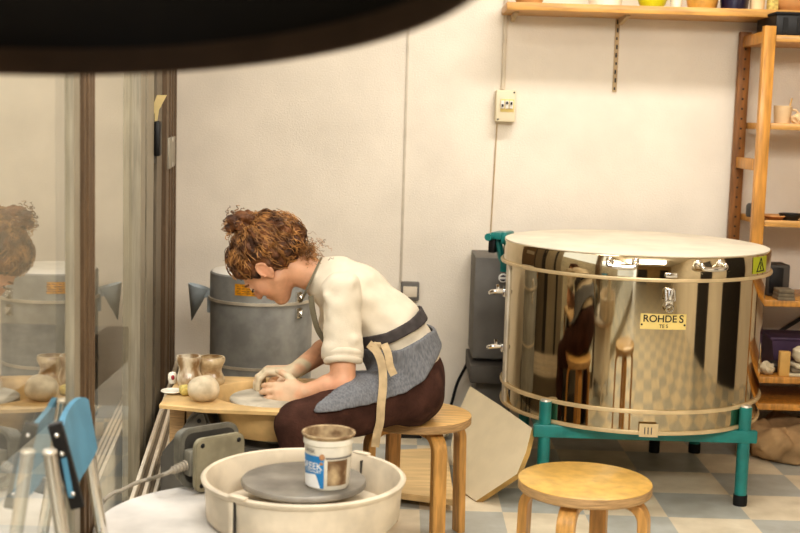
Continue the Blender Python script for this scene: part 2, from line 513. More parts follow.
# ------------------------------------------------------------------ signed distance fields -> smooth surfaces
class Field:
    def __init__(self, lo, hi, h):
        self.h = h
        self.lo = np.array(lo, dtype=np.float32)
        n = [int(math.ceil((b - a) / h)) + 1 for a, b in zip(lo, hi)]
        self.ax = [(lo[i] + h * np.arange(n[i])).astype(np.float32) for i in range(3)]
        self.D = np.full(n, 0.25, dtype=np.float32)

    def sl(self, lo, hi):
        s = []
        for i in range(3):
            a = max(0, int((lo[i] - self.lo[i]) / self.h) - 1)
            b = min(len(self.ax[i]), int((hi[i] - self.lo[i]) / self.h) + 3)
            if b <= a:
                return None
            s.append(slice(a, b))
        return tuple(s)

    def grid(self, s):
        return self.ax[0][s[0]][:, None, None], self.ax[1][s[1]][None, :, None], self.ax[2][s[2]][None, None, :]

    def put(self, s, d, k, op='add'):
        a = self.D[s]
        if op == 'sub':
            self.D[s] = np.maximum(a, -d)
        elif k > 0:
            hh = np.maximum(k - np.abs(a - d), 0) / k
            self.D[s] = np.minimum(a, d) - hh * hh * k * 0.25
        else:
            self.D[s] = np.minimum(a, d)

    def cap(self, a, b, ra, rb, k=0.02, sy=1.0, yc=0.0, op='add'):
        a, b = Vector(a), Vector(b)
        m = max(ra, rb) + k + 0.02
        lo = [min(a[i], b[i]) - m * (sy if i == 1 else 1) for i in range(3)]
        hi = [max(a[i], b[i]) + m * (sy if i == 1 else 1) for i in range(3)]
        s = self.sl(lo, hi)
        if s is None:
            return
        X, Y, Z = self.grid(s)
        if sy != 1.0:
            Y = (Y - yc) / sy + yc
            a = Vector((a.x, (a.y - yc) / sy + yc, a.z))
            b = Vector((b.x, (b.y - yc) / sy + yc, b.z))
        ab = b - a
        L2 = max(ab.length_squared, 1e-9)
        t = np.clip(((X - a.x) * ab.x + (Y - a.y) * ab.y + (Z - a.z) * ab.z) / L2, 0, 1)
        d = np.sqrt((X - a.x - t * ab.x) ** 2 + (Y - a.y - t * ab.y) ** 2 + (Z - a.z - t * ab.z) ** 2) - (ra + (rb - ra) * t)
        self.put(s, d, k, op)

    def chain(self, pts, rs, k=0.02, **kw):
        for i in range(len(pts) - 1):
            self.cap(pts[i], pts[i + 1], rs[i], rs[i + 1], k, **kw)

    def ell(self, c, r, axes=None, k=0.02, op='add'):
        c = Vector(c)
        m = max(r) + k + 0.02
        s = self.sl([c[i] - m for i in range(3)], [c[i] + m for i in range(3)])
        if s is None:
            return
        X, Y, Z = self.grid(s)
        X, Y, Z = X - c.x, Y - c.y, Z - c.z
        if axes is None:
            P = (X, Y, Z)
        else:
            P = [X * q.x + Y * q.y + Z * q.z for q in axes]
        k0 = np.sqrt((P[0] / r[0]) ** 2 + (P[1] / r[1]) ** 2 + (P[2] / r[2]) ** 2)
        k1 = np.sqrt((P[0] / r[0] ** 2) ** 2 + (P[1] / r[1] ** 2) ** 2 + (P[2] / r[2] ** 2) ** 2) + 1e-6
        self.put(s, k0 * (k0 - 1) / k1, k, op)

    def half(self, p, n):
        """keep the side of the plane that n points away from"""
        X, Y, Z = self.ax[0][:, None, None], self.ax[1][None, :, None], self.ax[2][None, None, :]
        n = Vector(n).normalized()
        self.D = np.maximum(self.D, (X - p[0]) * n.x + (Y - p[1]) * n.y + (Z - p[2]) * n.z)

    def ripple(self, amp, f, ph=0.0, dirs=None):
        X, Y, Z = self.ax[0][:, None, None], self.ax[1][None, :, None], self.ax[2][None, None, :]
        d = 0
        for (fx, fy, fz, p) in (dirs or ((1, .6, .3, 0), (-.5, 1, .7, 1.3), (.4, -.6, 1, 2.1), (1.7, .9, -1.3, .7))):
            d = d + np.sin(f * (fx * X + fy * Y + fz * Z) + p + ph)
        self.D += (amp * 0.5 * d).astype(np.float32)

    def mesh(self, name):
        D = self.D
        D[0], D[-1] = np.maximum(D[0], .01), np.maximum(D[-1], .01)
        D[:, 0], D[:, -1] = np.maximum(D[:, 0], .01), np.maximum(D[:, -1], .01)
        D[:, :, 0], D[:, :, -1] = np.maximum(D[:, :, 0], .01), np.maximum(D[:, :, -1], .01)
        S = D < 0
        n = np.array(D.shape) - 1
        cnt = np.zeros(n, dtype=np.int8)
        for i in (0, 1):
            for j in (0, 1):
                for q in (0, 1):
                    cnt += S[i:n[0] + i, j:n[1] + j, q:n[2] + q]
        mixed = (cnt > 0) & (cnt < 8)
        I, J, K = np.nonzero(mixed)
        idx = np.full(n, -1, dtype=np.int32)
        idx[I, J, K] = np.arange(len(I))
        acc = np.zeros((len(I), 3), dtype=np.float64)
        num = np.zeros(len(I))
        cor = [(a, b, c) for a in (0, 1) for b in (0, 1) for c in (0, 1)]
        for a in cor:
            for ax in range(3):
                if a[ax]:
                    continue
                b = list(a)
                b[ax] = 1
                da = D[I + a[0], J + a[1], K + a[2]]
                db = D[I + b[0], J + b[1], K + b[2]]
                cr = (da < 0) != (db < 0)
                t = np.where(cr, da / np.where(cr, da - db, 1), 0)
                for x in range(3):
                    acc[:, x] += np.where(cr, a[x] + (t if x == ax else 0), 0)
                num += cr
        P = acc / np.maximum(num, 1)[:, None] + np.stack([I, J, K], 1)
        P = P * self.h + self.lo
        faces = []
        for ax in range(3):
            o = [0, 1, 2]
            o.remove(ax)
            u, v = o
            sl0 = [slice(1, -1)] * 3
            sl1 = [slice(1, -1)] * 3
            sl0[ax], sl1[ax] = slice(0, -1), slice(1, None)
            a, b = S[tuple(sl0)], S[tuple(sl1)]
            E = np.stack(np.nonzero(a != b), 1)
            if not len(E):
                continue
            fl = a[tuple(E.T)]
            base = E.copy()
            base[:, u] += 1
            base[:, v] += 1
            def q(du, dv):
                c = base.copy()
                c[:, u] -= du
                c[:, v] -= dv
                return idx[c[:, 0], c[:, 1], c[:, 2]]
            F = np.stack([q(1, 1), q(0, 1), q(0, 0), q(1, 0)], 1)
            rev = fl if ax != 1 else ~fl
            F = np.where(rev[:, None], F, F[:, ::-1])
            faces.append(F)
        F = np.concatenate(faces)
        F = F[(F >= 0).all(1)]
        # light smoothing
        for _ in range(2):
            s = np.zeros_like(P)
            c = np.zeros(len(P))
            for k in range(4):
                for w in (F[:, (k + 1) % 4], F[:, k - 1]):
                    np.add.at(s, F[:, k], P[w])
                    np.add.at(c, F[:, k], 1)
            P = P * 0.6 + 0.4 * s / np.maximum(c, 1)[:, None]
        me = bpy.data.meshes.new(name)
        me.vertices.add(len(P))
        me.vertices.foreach_set('co', P.astype(np.float32).ravel())
        me.loops.add(len(F) * 4)
        me.loops.foreach_set('vertex_index', F.astype(np.int32).ravel())
        me.polygons.add(len(F))
        me.polygons.foreach_set('loop_start', np.arange(0, len(F) * 4, 4, dtype=np.int32))
        me.polygons.foreach_set('loop_total', np.full(len(F), 4, dtype=np.int32))
        me.update(calc_edges=True)
        me.validate()
        return me, P


# ================================================================== ROOM
WALL_Y, XR, YF, HC = 5.85, 3.6, -2.6, 3.0
GX0, GS = -0.405, -0.1168            # the glass wall: x = GX0 + GS*y


def gx(y):
    return GX0 + GS * y


GDIR = Vector((GS, 1, 0)).normalized()     # along the glass, away from the camera
GN = Vector((1, -GS, 0)).normalized()      # into the room

_a = W(668, 517, Z=0)
FLOOR_OFF = (-_a.x / 0.31 + 40, -_a.y / 0.31 + 40, 0.5)
bm = B()
add_box(bm, ((-1.6 + XR) / 2 + 0.1, (WALL_Y + YF) / 2, -0.05), (XR + 1.6 - 0.2 + 0.4, WALL_Y - YF + 0.4, 0.1))
struct('floor', bm, floor_material())
bm = B()
add_box(bm, ((gx(WALL_Y) + XR) / 2 - 0.03, WALL_Y + 0.1, HC / 2), (XR - gx(WALL_Y) + 0.1, 0.2, HC))
struct('wall_back', bm, M['wall'])
bm = B()
add_box(bm, (XR + 0.1, (WALL_Y + YF) / 2, HC / 2), (0.2, WALL_Y - YF + 0.4, HC))
struct('wall_right', bm, M['wall'])
bm = B()
add_box(bm, ((XR + gx(YF)) / 2, YF - 0.1, HC / 2), (XR - gx(YF) + 0.2, 0.2, HC))
struct('wall_front', bm, M['frontwall'])
bm = B()
add_box(bm, ((-1.2 + XR) / 2, (WALL_Y + YF) / 2, HC + 0.05), (XR + 1.2 + 0.4, WALL_Y - YF + 0.4, 0.1))
struct('ceiling', bm, M['ceiling'])
for i, (x0, x1) in enumerate(((-0.05, 0.95), (2.3, 3.2))):  # unseen doors added behind the camera as dark bands for the kiln to mirror
    bm = B()
    add_box(bm, ((x0 + x1) / 2, YF + 0.02, 1.05), (x1 - x0, 0.04, 2.1), 0.005)
    d = struct('door_%d' % (i + 3), bm, M['added_darkdoor'])
    bm = B()
    add_tube(bm, smooth_path([(x0 + 0.08, YF + 0.04, 1.05), (x0 + 0.08, YF + 0.09, 1.05), (x0 + 0.2, YF + 0.09, 1.05)], 4), 0.01)
    obj('door_handle', bm, M['chrome'], d)

for i, (y0, y1) in enumerate(((3.85, 4.85), (2.2, 3.0))):  # more unseen doors, added to darken the right side of the kiln's reflection
    bm = B()
    add_box(bm, (XR - 0.02, (y0 + y1) / 2, 1.05), (0.04, y1 - y0, 2.1), 0.005)
    d = struct('door_%d' % (i + 5), bm, M['added_darkdoor'])
    bm = B()
    add_tube(bm, smooth_path([(XR - 0.04, y0 + 0.08, 1.05), (XR - 0.09, y0 + 0.08, 1.05), (XR - 0.09, y0 + 0.2, 1.05)], 4), 0.01)
    obj('door_handle', bm, M['chrome'], d)

# glass wall: header, three sliding door leaves, jamb against the back wall
ZT = 2.5


def gpt(y, off=0.0, z=0.0):
    return Vector((gx(y), y, z)) + GN * off


def gbox(bm, y0, y1, o0, o1, z0, z1, bevel=0.003):
    c = (gpt(y0, o0) + gpt(y1, o1)) / 2
    L = (gpt(y1) - gpt(y0)).length
    rot = Matrix.Rotation(math.atan2(GDIR.y, GDIR.x), 3, 'Z')
    add_box(bm, (c.x, c.y, (z0 + z1) / 2), (L, abs(o1 - o0), z1 - z0), bevel, rot)


bm = B()
gbox(bm, YF, WALL_Y, -0.08, 0.06, ZT, HC, 0)
struct('wall_left', bm, M['wall'])
GM = glass_material()
leaves = [(1, -1.2, 2.71, 0.0), (2, 3.00, 4.28, -0.02)]
for i, y0, y1, off in leaves:
    bm = B()
    bm.faces.new([bm.verts.new(q) for q in (gpt(y0, off, 0.10), gpt(y1, off, 0.10), gpt(y1, off, ZT), gpt(y0, off, ZT))])
    win = struct('window_%d' % i, bm, GM)
    bm = B()
    gbox(bm, y0, y1, off - 0.018, off + 0.018, 0.0, 0.10)
    gbox(bm, y0, y1, off - 0.018, off + 0.018, ZT - 0.06, ZT)
    obj('window_frame', bm, M['frame_grey'], win, False)
# posts: (y0,y1,off0,off1, material)
posts = [
    (2.71, 2.80, -0.03, 0.010, 'frame_grey', 'trim_1'), (2.80, 2.83, -0.03, 0.004, 'frame_dark', 'trim_2'), (2.83, 3.00, -0.03, 0.016, 'frame_brown', 'trim_3'),
    (4.28, 4.44, -0.03, 0.010, 'frame_grey', 'trim_4'), (4.44, 4.50, -0.03, 0.002, 'frame_dark', 'trim_5'), (4.50, 4.78, -0.03, 0.012, 'frame_grey', 'trim_6'),
    (4.78, 4.90, -0.03, 0.002, 'frame_dark', 'trim_7'), (4.90, 5.16, -0.03, 0.014, 'frame', 'trim_8'), (5.16, 5.20, -0.03, 0.008, 'frame_dark', 'trim_9'), (5.20, 5.86, -0.05, 0.03, 'frame_brown', 'trim_10'),
]
for y0, y1, o0, o1, mk, nm in posts:
    bm = B()
    gbox(bm, y0, y1, o0, o1, 0.0, ZT, 0.002)
    if mk == 'frame_brown':
        L_ = y1 - y0
        for q in (0.25, 0.5, 0.75):
            gbox(bm, y0 + L_ * q - 0.01, y0 + L_ * q + 0.01, o1 - 0.004, o1 + 0.006, 0.0, ZT, 0.001)
    struct(nm, bm, M[mk])
# low sill with grooved planks at the foot of the far door
for k in range(8):
    bm = B()
    gbox(bm, 3.3, 5.8, 0.036 + 0.013 * k, 0.036 + 0.013 * k + 0.0126, 0.0, 0.285 - 0.012 * k - (0.012 if k % 2 else 0), 0.002)
    struct('trim_%d' % (11 + k), bm, M['frame'] if k % 2 else M['conduit'])
# yard outside the glass
bm = B()
add_box(bm, (-4.2, 2, -0.08), (5.2, 16, 0.1))
add_box(bm, (-1.2, 8.3, -0.08), (1.6, 4.4, 0.1))
struct('ground_yard', bm, M['yard'])
bm = B()
add_box(bm, (-4.0, 2, 1.2), (0.2, 16, 2.6))
add_box(bm, (-2.6, 8.6, 1.2), (3.0, 0.2, 2.6))
struct('wall_yard', bm, M['yardwall'])

# door hardware
hp = gpt(4.84, 0.012, 0)
t = thing('door_handle_bar', 'black upright pull handle on the sliding glass door frame', 'door handle', (hp.x, hp.y, 1.4))
bm = B()
zt, zb = W(156, 121, Y=hp.y).z, W(156, 156, Y=hp.y).z
gbox(bm, 4.80, 4.88, 0.010, 0.034, zb, zt, 0.007)
obj('grip', bm, M['black'], t)
bm = B()
gbox(bm, 4.79, 4.89, 0.0, 0.011, zb - 0.03, zt + 0.03, 0.003)
obj('back_plate', bm, M['frame_dark'], t)
bm = B()
pt = [W(150, 123, Y=4.82), W(157, 123, Y=4.82), W(159, 110, Y=4.82), W(167, 95, Y=4.82), W(157, 95, Y=4.82), W(152, 108, Y=4.82)]
add_prism(bm, pt, GDIR * 0.002)
tag(obj('paper_tag', bm, M['tagpaper'], smooth=False), 'yellowed bent paper strip stuck above the black door handle', 'paper tag')
bm = B()
gbox(bm, 5.24, 5.60, 0.028, 0.040, W(165, 168, Y=5.35).z, W(165, 137, Y=5.35).z, 0.003)
o = obj('lock_plate', bm, M['greyplate'])
tag(o, 'grey metal strike plate on the brown door jamb by the back wall', 'lock plate')
bm = B()
bm.free()
for z in (W(165, 165, Y=5.35).z, W(165, 140, Y=5.35).z):
    bm = B()
    gbox(bm, 5.40, 5.43, 0.039, 0.043, z - 0.01, z + 0.01, 0.003)
    obj('screw', bm, M['chrome'], o)

# ------------------------------------------------------------------ wall fittings
bm = B()
a, b = W(408.5, 22, Y=WALL_Y), W(402, 283, Y=WALL_Y)
add_box(bm, (a.x, WALL_Y - 0.002, (HC + b.z) / 2), (0.012, 0.004, HC - b.z), 0.001)
tag(obj('wall_conduit', bm, M['joint']), 'painted flat cable conduit running up the wall above the seated person', 'conduit')
t = thing('wall_socket', 'grey socket box low on the wall behind the back of the potter', 'socket', (W(409, 291, Y=WALL_Y).x, WALL_Y, W(409, 291, Y=WALL_Y).z))
c = W(410, 291, Y=WALL_Y - 0.03)
bm = B()
add_box(bm, (c.x, WALL_Y - 0.028, c.z), (0.085, 0.055, 0.085), 0.006)
obj('housing', bm, M['cabinet'], t)
bm = B()
add_box(bm, (c.x, WALL_Y - 0.057, c.z), (0.066, 0.006, 0.05), 0.002)
obj('cover', bm, M['conduit'], t)

c = W(505.5, 106, Y=WALL_Y - 0.05)
t = thing('fuse_box', 'beige breaker box with small window high on the back wall', 'fuse box', (c.x, WALL_Y, c.z))
bm = B()
add_box(bm, (c.x, WALL_Y - 0.035, c.z), (0.092, 0.07, 0.145), 0.006)
obj('housing', bm, M['beige_box'], t)
bm = B()
add_box(bm, (c.x + 0.006, WALL_Y - 0.07, c.z + 0.002), (0.062, 0.006, 0.058), 0.001)
obj('window', bm, M['label_cream'], t)
for k, dz in ((0, -.004), (1, .008), (2, .006)):
    bm = B()
    add_box(bm, (c.x - 0.016 + 0.02 * k, WALL_Y - 0.078, c.z + 0.006), (0.016, 0.012, 0.036), 0.002)
    br = obj('breaker', bm, M['white_pl'], t)
    bm = B()
    add_box(bm, (c.x - 0.016 + 0.02 * k, WALL_Y - 0.087, c.z + 0.006 + dz), (0.008, 0.01, 0.012), 0.001)
    obj('toggle', bm, M['black'], br)
for sx, sz in ((.036, .062), (-.034, -.062)):
    bm = B()
    add_lathe(bm, [(0, .002), (.004, .002), (.004, 0)], (c.x + sx, WALL_Y - 0.0705, c.z + sz), 10, mat3=Matrix.Rotation(PI / 2, 4, 'X'))
    obj('screw', bm, M['black'], t)
bm = B()
add_box(bm, (c.x - 0.012, WALL_Y - 0.008, (c.z + HC) / 2 + 0.03), (0.018, 0.016, HC - c.z - 0.09), 0.004)
tag(obj('wall_conduit', bm, M['conduit']), 'cream cable duct rising from the breaker box to the ceiling', 'conduit')
bm = B()
a, b = W(497, 124, Y=WALL_Y - .006), W(489, 262, Y=WALL_Y - .006)
add_tube(bm, [a, a.lerp(b, .5), b], 0.003, 8)
tag(obj('wall_cable', bm, M['rail']), 'thin grey cable dropping from the breaker box towards the polished kiln', 'cable')

# slotted rail under the long shelf
c0, c1 = W(618, 14, Y=WALL_Y), W(616, 92, Y=WALL_Y)
t = thing('shelf_rail', 'slotted shelf rail on the wall under the long wall shelf', 'shelf rail', (c0.x, WALL_Y, c1.z))
bm = B()
add_box(bm, (c0.x, WALL_Y - 0.004, (c0.z + c1.z) / 2 + 0.05), (0.02, 0.008, c0.z - c1.z + 0.1), 0.002)
obj('rail', bm, M['rail'], t)
for k in range(9):
    z = c1.z + 0.015 + k * 0.038
    bm = B()
    add_box(bm, (c0.x + (0.001 if k % 2 else -0.001), WALL_Y - 0.0088, z), (0.007, 0.002, 0.02 if k % 3 else 0.012))
    obj('slot', bm, M['black'], t)

# wall shelf
sz0 = W(640, 13.5, Y=5.55).z
sxl = W(507, 5, Y=5.55).x
t = thing('wall_shelf', 'long honey coloured pine shelf board high on the back wall', 'shelf', (2.0, WALL_Y, sz0))
bm = B()
add_box(bm, ((sxl + 2.9) / 2, 5.70, sz0 + 0.017), (2.9 - sxl, 0.298, 0.034), 0.003)
obj('plank', bm, M['pine_h'], t)
for x in (sxl + 0.04, c0.x, 2.4):
    bm = B()
    add_prism(bm, [(x, WALL_Y - .01, sz0), (x, 5.62, sz0), (x, 5.62, sz0 - .008), (x, WALL_Y - .02, sz0 - .03)], (0.018, 0, 0))
    obj('bracket', bm, M['rail'], t)
ST = sz0 + 0.034


def bowl_bm(rb, rt, h, th=0.006, foot=True, belly=0.5):
    bm = B()
    pr = [(0, 0.006), (rb * 0.8, 0.006), (rb * 0.85, 0), (rb, 0), (rb * 1.02, 0.006)]
    for k in range(1, 9):
        q = k / 8
        pr.append((rb + (rt - rb) * (q ** belly), 0.006 + (h - 0.006) * q))
    pr.append((rt - th * 0.5, h + th * 0.3))
    for k in range(8, 0, -1):
        q = k / 8
        pr.append((max(0.002, rb + (rt - rb) * (q ** belly) - th), max(0.012, 0.006 + (h - 0.006) * q)))
    pr.append((0, 0.013))
    add_lathe(bm, pr, n=40)
    return bm


def put(bm, p):
    bmesh.ops.translate(bm, vec=Vector(p), verts=bm.verts)
    return bm


def shelf_x(px):
    return W(px, 8, Y=5.66).x


for px, rb, rt, h, mk, nm, lab in (
    (529, .055, .07, .09, 'terra', 'clay_pot', 'orange clay pot at the left end of the long wall shelf'),
    (605, .07, .08, .10, 'porcelain', 'ceramic_bowl', 'whitish bowl on the long wall shelf above the slotted rail'),
    (652, .048, .078, .11, 'yellowlime', 'ceramic_bowl', 'lime yellow bowl on the long wall shelf'),
    (676, .022, .03, .11, 'porcelain', 'ceramic_cup', 'narrow white cup between lime yellow bowl and ochre bowl'),
    (702, .060, .074, .08, 'ochre', 'ceramic_bowl', 'ochre brown bowl beside the navy pot on the wall shelf'),
    (734, .058, .066, .11, 'navy', 'ceramic_pot', 'dark navy glazed pot on the long wall shelf'),
    (757, .030, .034, .10, 'pinkclay', 'ceramic_cup', 'pale pink cup right of the navy pot on the wall shelf'),
    (793, .065, .10, .08, 'terra', 'ceramic_bowl', 'wide terracotta bowl at the right end of the wall shelf'),
):
    o = obj(nm, put(bowl_bm(rb, rt, h), (shelf_x(px), 5.66, ST)), M[mk])
    tag(o, lab, 'pot' if 'pot' in nm else nm.split('_')[1], 'pottery on the long wall shelf')
bm = B()
add_box(bm, (shelf_x(771), 5.64, ST + 0.05), (0.042, 0.05, 0.10), 0.006)
tag(obj('soap_block', bm, M['sponge']), 'yellowish upright block between pale pink cup and terracotta bowl', 'block', 'pottery on the long wall shelf')

# ------------------------------------------------------------------ pine shelf unit on the right
UX, UYF, UYB = W(763, 130, Y=5.42).x, 5.42, 5.80
utop = W(771, 26, Y=UYF).z
t = thing('shelving_unit', 'honey pine ladder frame shelving unit against the wall at the right', 'shelving unit', (UX, 5.6, 0))
for sgn, x in ((0, UX), (1, UX + 1.3)):
    bm = B()
    add_box(bm, (x, UYF, utop / 2), (0.05, 0.042, utop), 0.003)
    obj('post', bm, M['pine'], t)
    bm = B()
    add_box(bm, (x, UYB, utop / 2), (0.05, 0.042, utop), 0.003)
    for k in range(40):
        add_box(bm, (x, UYB - 0.0215, 0.1 + k * 0.045), (0.008, 0.002, 0.008), mi=1)
    obj('post', bm, [M['pine_dark'], M['black']], t)
    for py in (39, 164):
        z = W(752, py, Y=5.6).z
        bm = B()
        add_box(bm, (x, (UYF + UYB) / 2, z), (0.028, UYB - UYF - 0.042, 0.05), 0.003)
        obj('rung', bm, M['pine'], t)
shelf_z = {}
for nm, py in (('top', 35), ('mug', 123.5), ('dish', 221), ('files', 301), ('low', 378), ('bottom', 405)):
    z = W(788, py, Y=UYF - 0.02).z
    shelf_z[nm] = z
    bm = B()
    add_box(bm, (UX + 0.65, 5.61, z - 0.014), (1.244, 0.40, 0.028), 0.002)
    obj('shelf_board', bm, M['pine_h'] if nm not in ('low', 'bottom', 'files') else M['pine'], t)
bm = B()
a, b = W(762, 341, Y=5.82), W(803, 316, Y=5.82)
add_box(bm, ((a.x + b.x) / 2 + .1, 5.825, (a.z + b.z) / 2 + .06), (0.62, 0.004, 0.018), 0, Matrix.Rotation(-math.atan2(b.z - a.z, b.x - a.x), 3, 'Y'))
obj('cross_brace', bm, M['cabinet_dark'], t)


def on_shelf(px, nm, y=5.55):
    return Vector((W(px, 200, Y=y).x if nm is None else W(px, {'top': 33, 'mug': 123, 'dish': 221, 'files': 301, 'low': 378}[nm], Y=y).x, y, shelf_z[nm]))


p = on_shelf(800, 'top')
t = thing('plastic_crate', 'black plastic crate on the top board of the pine shelving unit', 'crate', p)
bm = B()
xa = UX + 0.03
add_box(bm, (xa + 0.25, 5.58, p.z + 0.045), (0.5, 0.30, 0.09), 0.008)
for k in range(8):
    add_box(bm, (xa + 0.04 + k * 0.06, 5.428, p.z + 0.045), (0.02, 0.006, 0.06))
obj('body', bm, M['black'], t)
bm = B()
add_box(bm, (xa + 0.25, 5.58, p.z + 0.093), (0.51, 0.31, 0.012), 0.004)
obj('rim', bm, M['blackrub'], t)

p = on_shelf(782, 'mug', 5.50)
t = thing('clay_mug', 'cream clay mug holding a stick on the pine shelving unit', 'mug', p)
obj('body', put(bowl_bm(.034, .04, .075, .005, belly=1), p), M['pinkclay'], t)
bm = B()
add_torus(bm, p + Vector((.045, -.01, .04)), .02, .005, 16, 8, rot=Matrix.Rotation(PI / 2, 3, 'X'), arc=(-1.9, 1.9))
obj('handle', bm, M['pinkclay'], t)
bm = B()
add_tube(bm, [p + Vector((.02, .0, .02)), p + Vector((.036, .0, .11))], .004, 6)
tag(obj('wooden_stick', bm, M['birch']), 'thin wooden tool standing in the cream clay mug', 'stick')
p = on_shelf(797, 'mug', 5.46)
bm = B()
add_ball(bm, p + Vector((0, 0, .022)), (.024, .022, .022), 3, disp=.5, freq=9)
add_ball(bm, p + Vector((.015, 0, .034)), (.014, .014, .014), 2)
tag(obj('clay_figure', bm, M['pinkclay']), 'small lumpy pink clay piece right of the cream mug', 'clay figure')
p = on_shelf(751, 'dish', 5.60)
bm = B()
add_lathe(bm, [(0, 0), (.022, 0), (.025, .01), (.025, .05), (.018, .06), (0, .06)], p, 20)
tag(obj('glaze_jar', bm, M['cabinet_dark']), 'small dark jar between the two left posts of the shelving unit', 'jar')
p = on_shelf(774, 'dish', 5.48)
bm = B()
add_lathe(bm, [(0, .0), (.03, 0), (.062, .016), (.06, .02), (.03, .006), (0, .006)], p, 28)
tag(obj('ceramic_dish', bm, M['terra']), 'flat brownish dish on the shelf below the cream mug', 'dish')
p = on_shelf(790, 'dish', 5.46)
t = thing('frying_dish', 'black shallow dish with a handle on the middle shelf', 'dish', p)
obj('bowl', put(bowl_bm(.032, .05, .028, .004), p), M['black'], t)
bm = B()
add_tube(bm, [p + Vector((.046, 0, .024)), p + Vector((.13, .03, .034))], .007, 8)
obj('handle', bm, M['black'], t)
# files shelf
p = on_shelf(776, 'files', 5.56)
t = thing('speaker_box', 'dark brown upright box behind the right edge of the polished kiln', 'box', p)
bm = B()
q0 = W(778, 264, Y=5.56)
add_box(bm, (p.x, 5.60, p.z + (q0.z - p.z) / 2), (0.10, 0.12, q0.z - p.z), 0.01)
obj('body', bm, M['cabinet_dark'], t)
bm = B()
add_box(bm, (p.x - 0.012, 5.538, p.z + (q0.z - p.z) / 2), (0.06, 0.006, (q0.z - p.z) * .8), 0.004)
obj('front_panel', bm, M['black'], t)
p = on_shelf(784, 'files', 5.44)
bm = B()
for k in range(3):
    add_box(bm, (p.x, 5.45, p.z + 0.008 + 0.0165 * k), (0.075 - .004 * k, 0.09, 0.015), 0.002)
tag(obj('card_box', bm, M['greyfile']), 'flat ridged grey carton in front of the dark brown box', 'box')
# low shelf
p = on_shelf(786, 'low', 5.6)
t = thing('storage_bin', 'dark purple plastic bin at the back of the low shelf', 'bin', p)
q0 = W(786, 337, Y=5.6)
bm = B()
add_prism(bm, [(p.x - .07, 5.55, p.z), (p.x + .16, 5.55, p.z), (p.x + .18, 5.55, q0.z), (p.x - .09, 5.55, q0.z)], (0, .2, 0))
obj('body', bm, M['purple'], t, False)
bm = B()
add_box(bm, (p.x + .045, 5.65, q0.z), (.29, .22, .014), .004)
obj('rim', bm, M['purple'], t)
p = on_shelf(783, 'low', 5.44)
bm = B()
add_box(bm, (p.x, 5.44, p.z + .056), (.046, .03, .112), .003)
tag(obj('wood_block', bm, M['blockwood']), 'pale upright wooden block at the edge of the low shelf', 'block')
for k, (px, w, mk, lab) in enumerate(((795, .10, 'paper', 'lowest folded paper wad right of the pale wooden block'), (796, .095, 'greyfile', 'middle brown folded paper right of the pale wooden block'), (797, .08, 'paper', 'uppermost folded paper right of the pale wooden block'))):
    p = on_shelf(px, 'low', 5.47)
    bm = B()
    add_box(bm, (p.x + .01, 5.48, p.z + .009 + .0185 * k), (w, .12, .017), .006, Matrix.Rotation(.1 * (k - 1), 3, 'Z'))
    tag(obj('folded_paper', bm, M[mk]), lab, 'paper', 'papers on the low shelf')
p = on_shelf(799, 'low', 5.47)
bm = B()
add_ball(bm, p + Vector((0, 0, .095)), (.035, .035, .036), 3, disp=.35, freq=9, seed=3)
tag(obj('clay_ball', bm, M['paper']), 'pale round lump on the folded papers of the low shelf', 'clay ball')
for px, r, mk, s, lab in ((766, .035, 'paper', 1, 'pale crumpled lump at the left end of the low shelf'), (773, .03, 'cabinet_dark', 2, 'dark lump left of the pale wooden block')):
    p = on_shelf(px, 'low', 5.47 if s == 1 else 5.53)
    bm = B()
    add_ball(bm, p + Vector((0, 0, r * .8)), (r, r, r * .85), 3, disp=.5, freq=10, seed=s)
    tag(obj('crumpled_cloth', bm, M[mk]), lab, 'cloth')
# canvas bag on the floor
fld = Field((1.38, 5.25, -.02), (2.3, 5.8, .32), .01)
c = W(800, 446, Y=5.45)
fld.ell((c.x + .04, 5.47, .06), (.24, .2, .10), k=.05)
fld.ell((c.x - .12, 5.48, .06), (.12, .16, .08), k=.06)
fld.ell((c.x + .3, 5.50, .07), (.2, .18, .09), k=.05)
fld.ripple(.016, 24)
fld.ripple(.009, 52, .8)
fld.ripple(.006, 90, .3)
fld.half((0, 0, 0.002), (0, 0, -1))
me, _ = fld.mesh('canvas_bag')
tag(finish('canvas_bag', me, M['bag'], ang=180), 'crumpled tan canvas bag on the floor under the shelving unit', 'bag')

# ------------------------------------------------------------------ big polished kiln
KX, KY, KR = W(628, 384, Y=5.1).x, 5.1, 0.522
KR2 = 0.537
k_top = W(637, 243, Y=KY).z
k_seam = W(637, 264.5, Y=KY).z
k_band = W(631, 383, Y=KY).z
k_bot = 0.30
VA = -math.atan2(KX, KY)            # towards the camera, measured from -Y
FA = -PI / 2 + VA + math.radians(13)       # direction the kiln's front faces


def kp(ang, r, z):
    return Vector((KX + r * math.cos(ang), KY + r * math.sin(ang), z))


t = kiln = thing('polished_kiln', 'large round mirror polished steel kiln on a teal stand', 'kiln', (KX, KY, 0))
bm = B()
add_lathe(bm, [(0, k_bot), (KR - .01, k_bot), (KR, k_bot + .006), (KR, k_seam - .006)], (KX, KY, 0), 128)
obj('body', bm, M['steel'], t)
bm = B()
add_lathe(bm, [(KR - .02, k_seam - .004), (KR2 + .003, k_seam - .004), (KR2 + .006, k_seam), (KR2 + .006, k_seam + .006), (KR2, k_seam + .008), (KR2, k_top - .004), (KR2 - .003, k_top), (KR2 - .012, k_top + .001)], (KX, KY, 0), 128)
lid = obj('lid', bm, M['steel'], t)
bm = B()
add_lathe(bm, [(KR2 - .006, k_top - .004), (KR2 - .006, k_top + .004), (KR2 - .03, k_top + .008), (KR2 * .5, k_top + .012), (0, k_top + .013)], (KX, KY, 0), 96)
obj('lid_cover', bm, M['lid_cream'], lid)
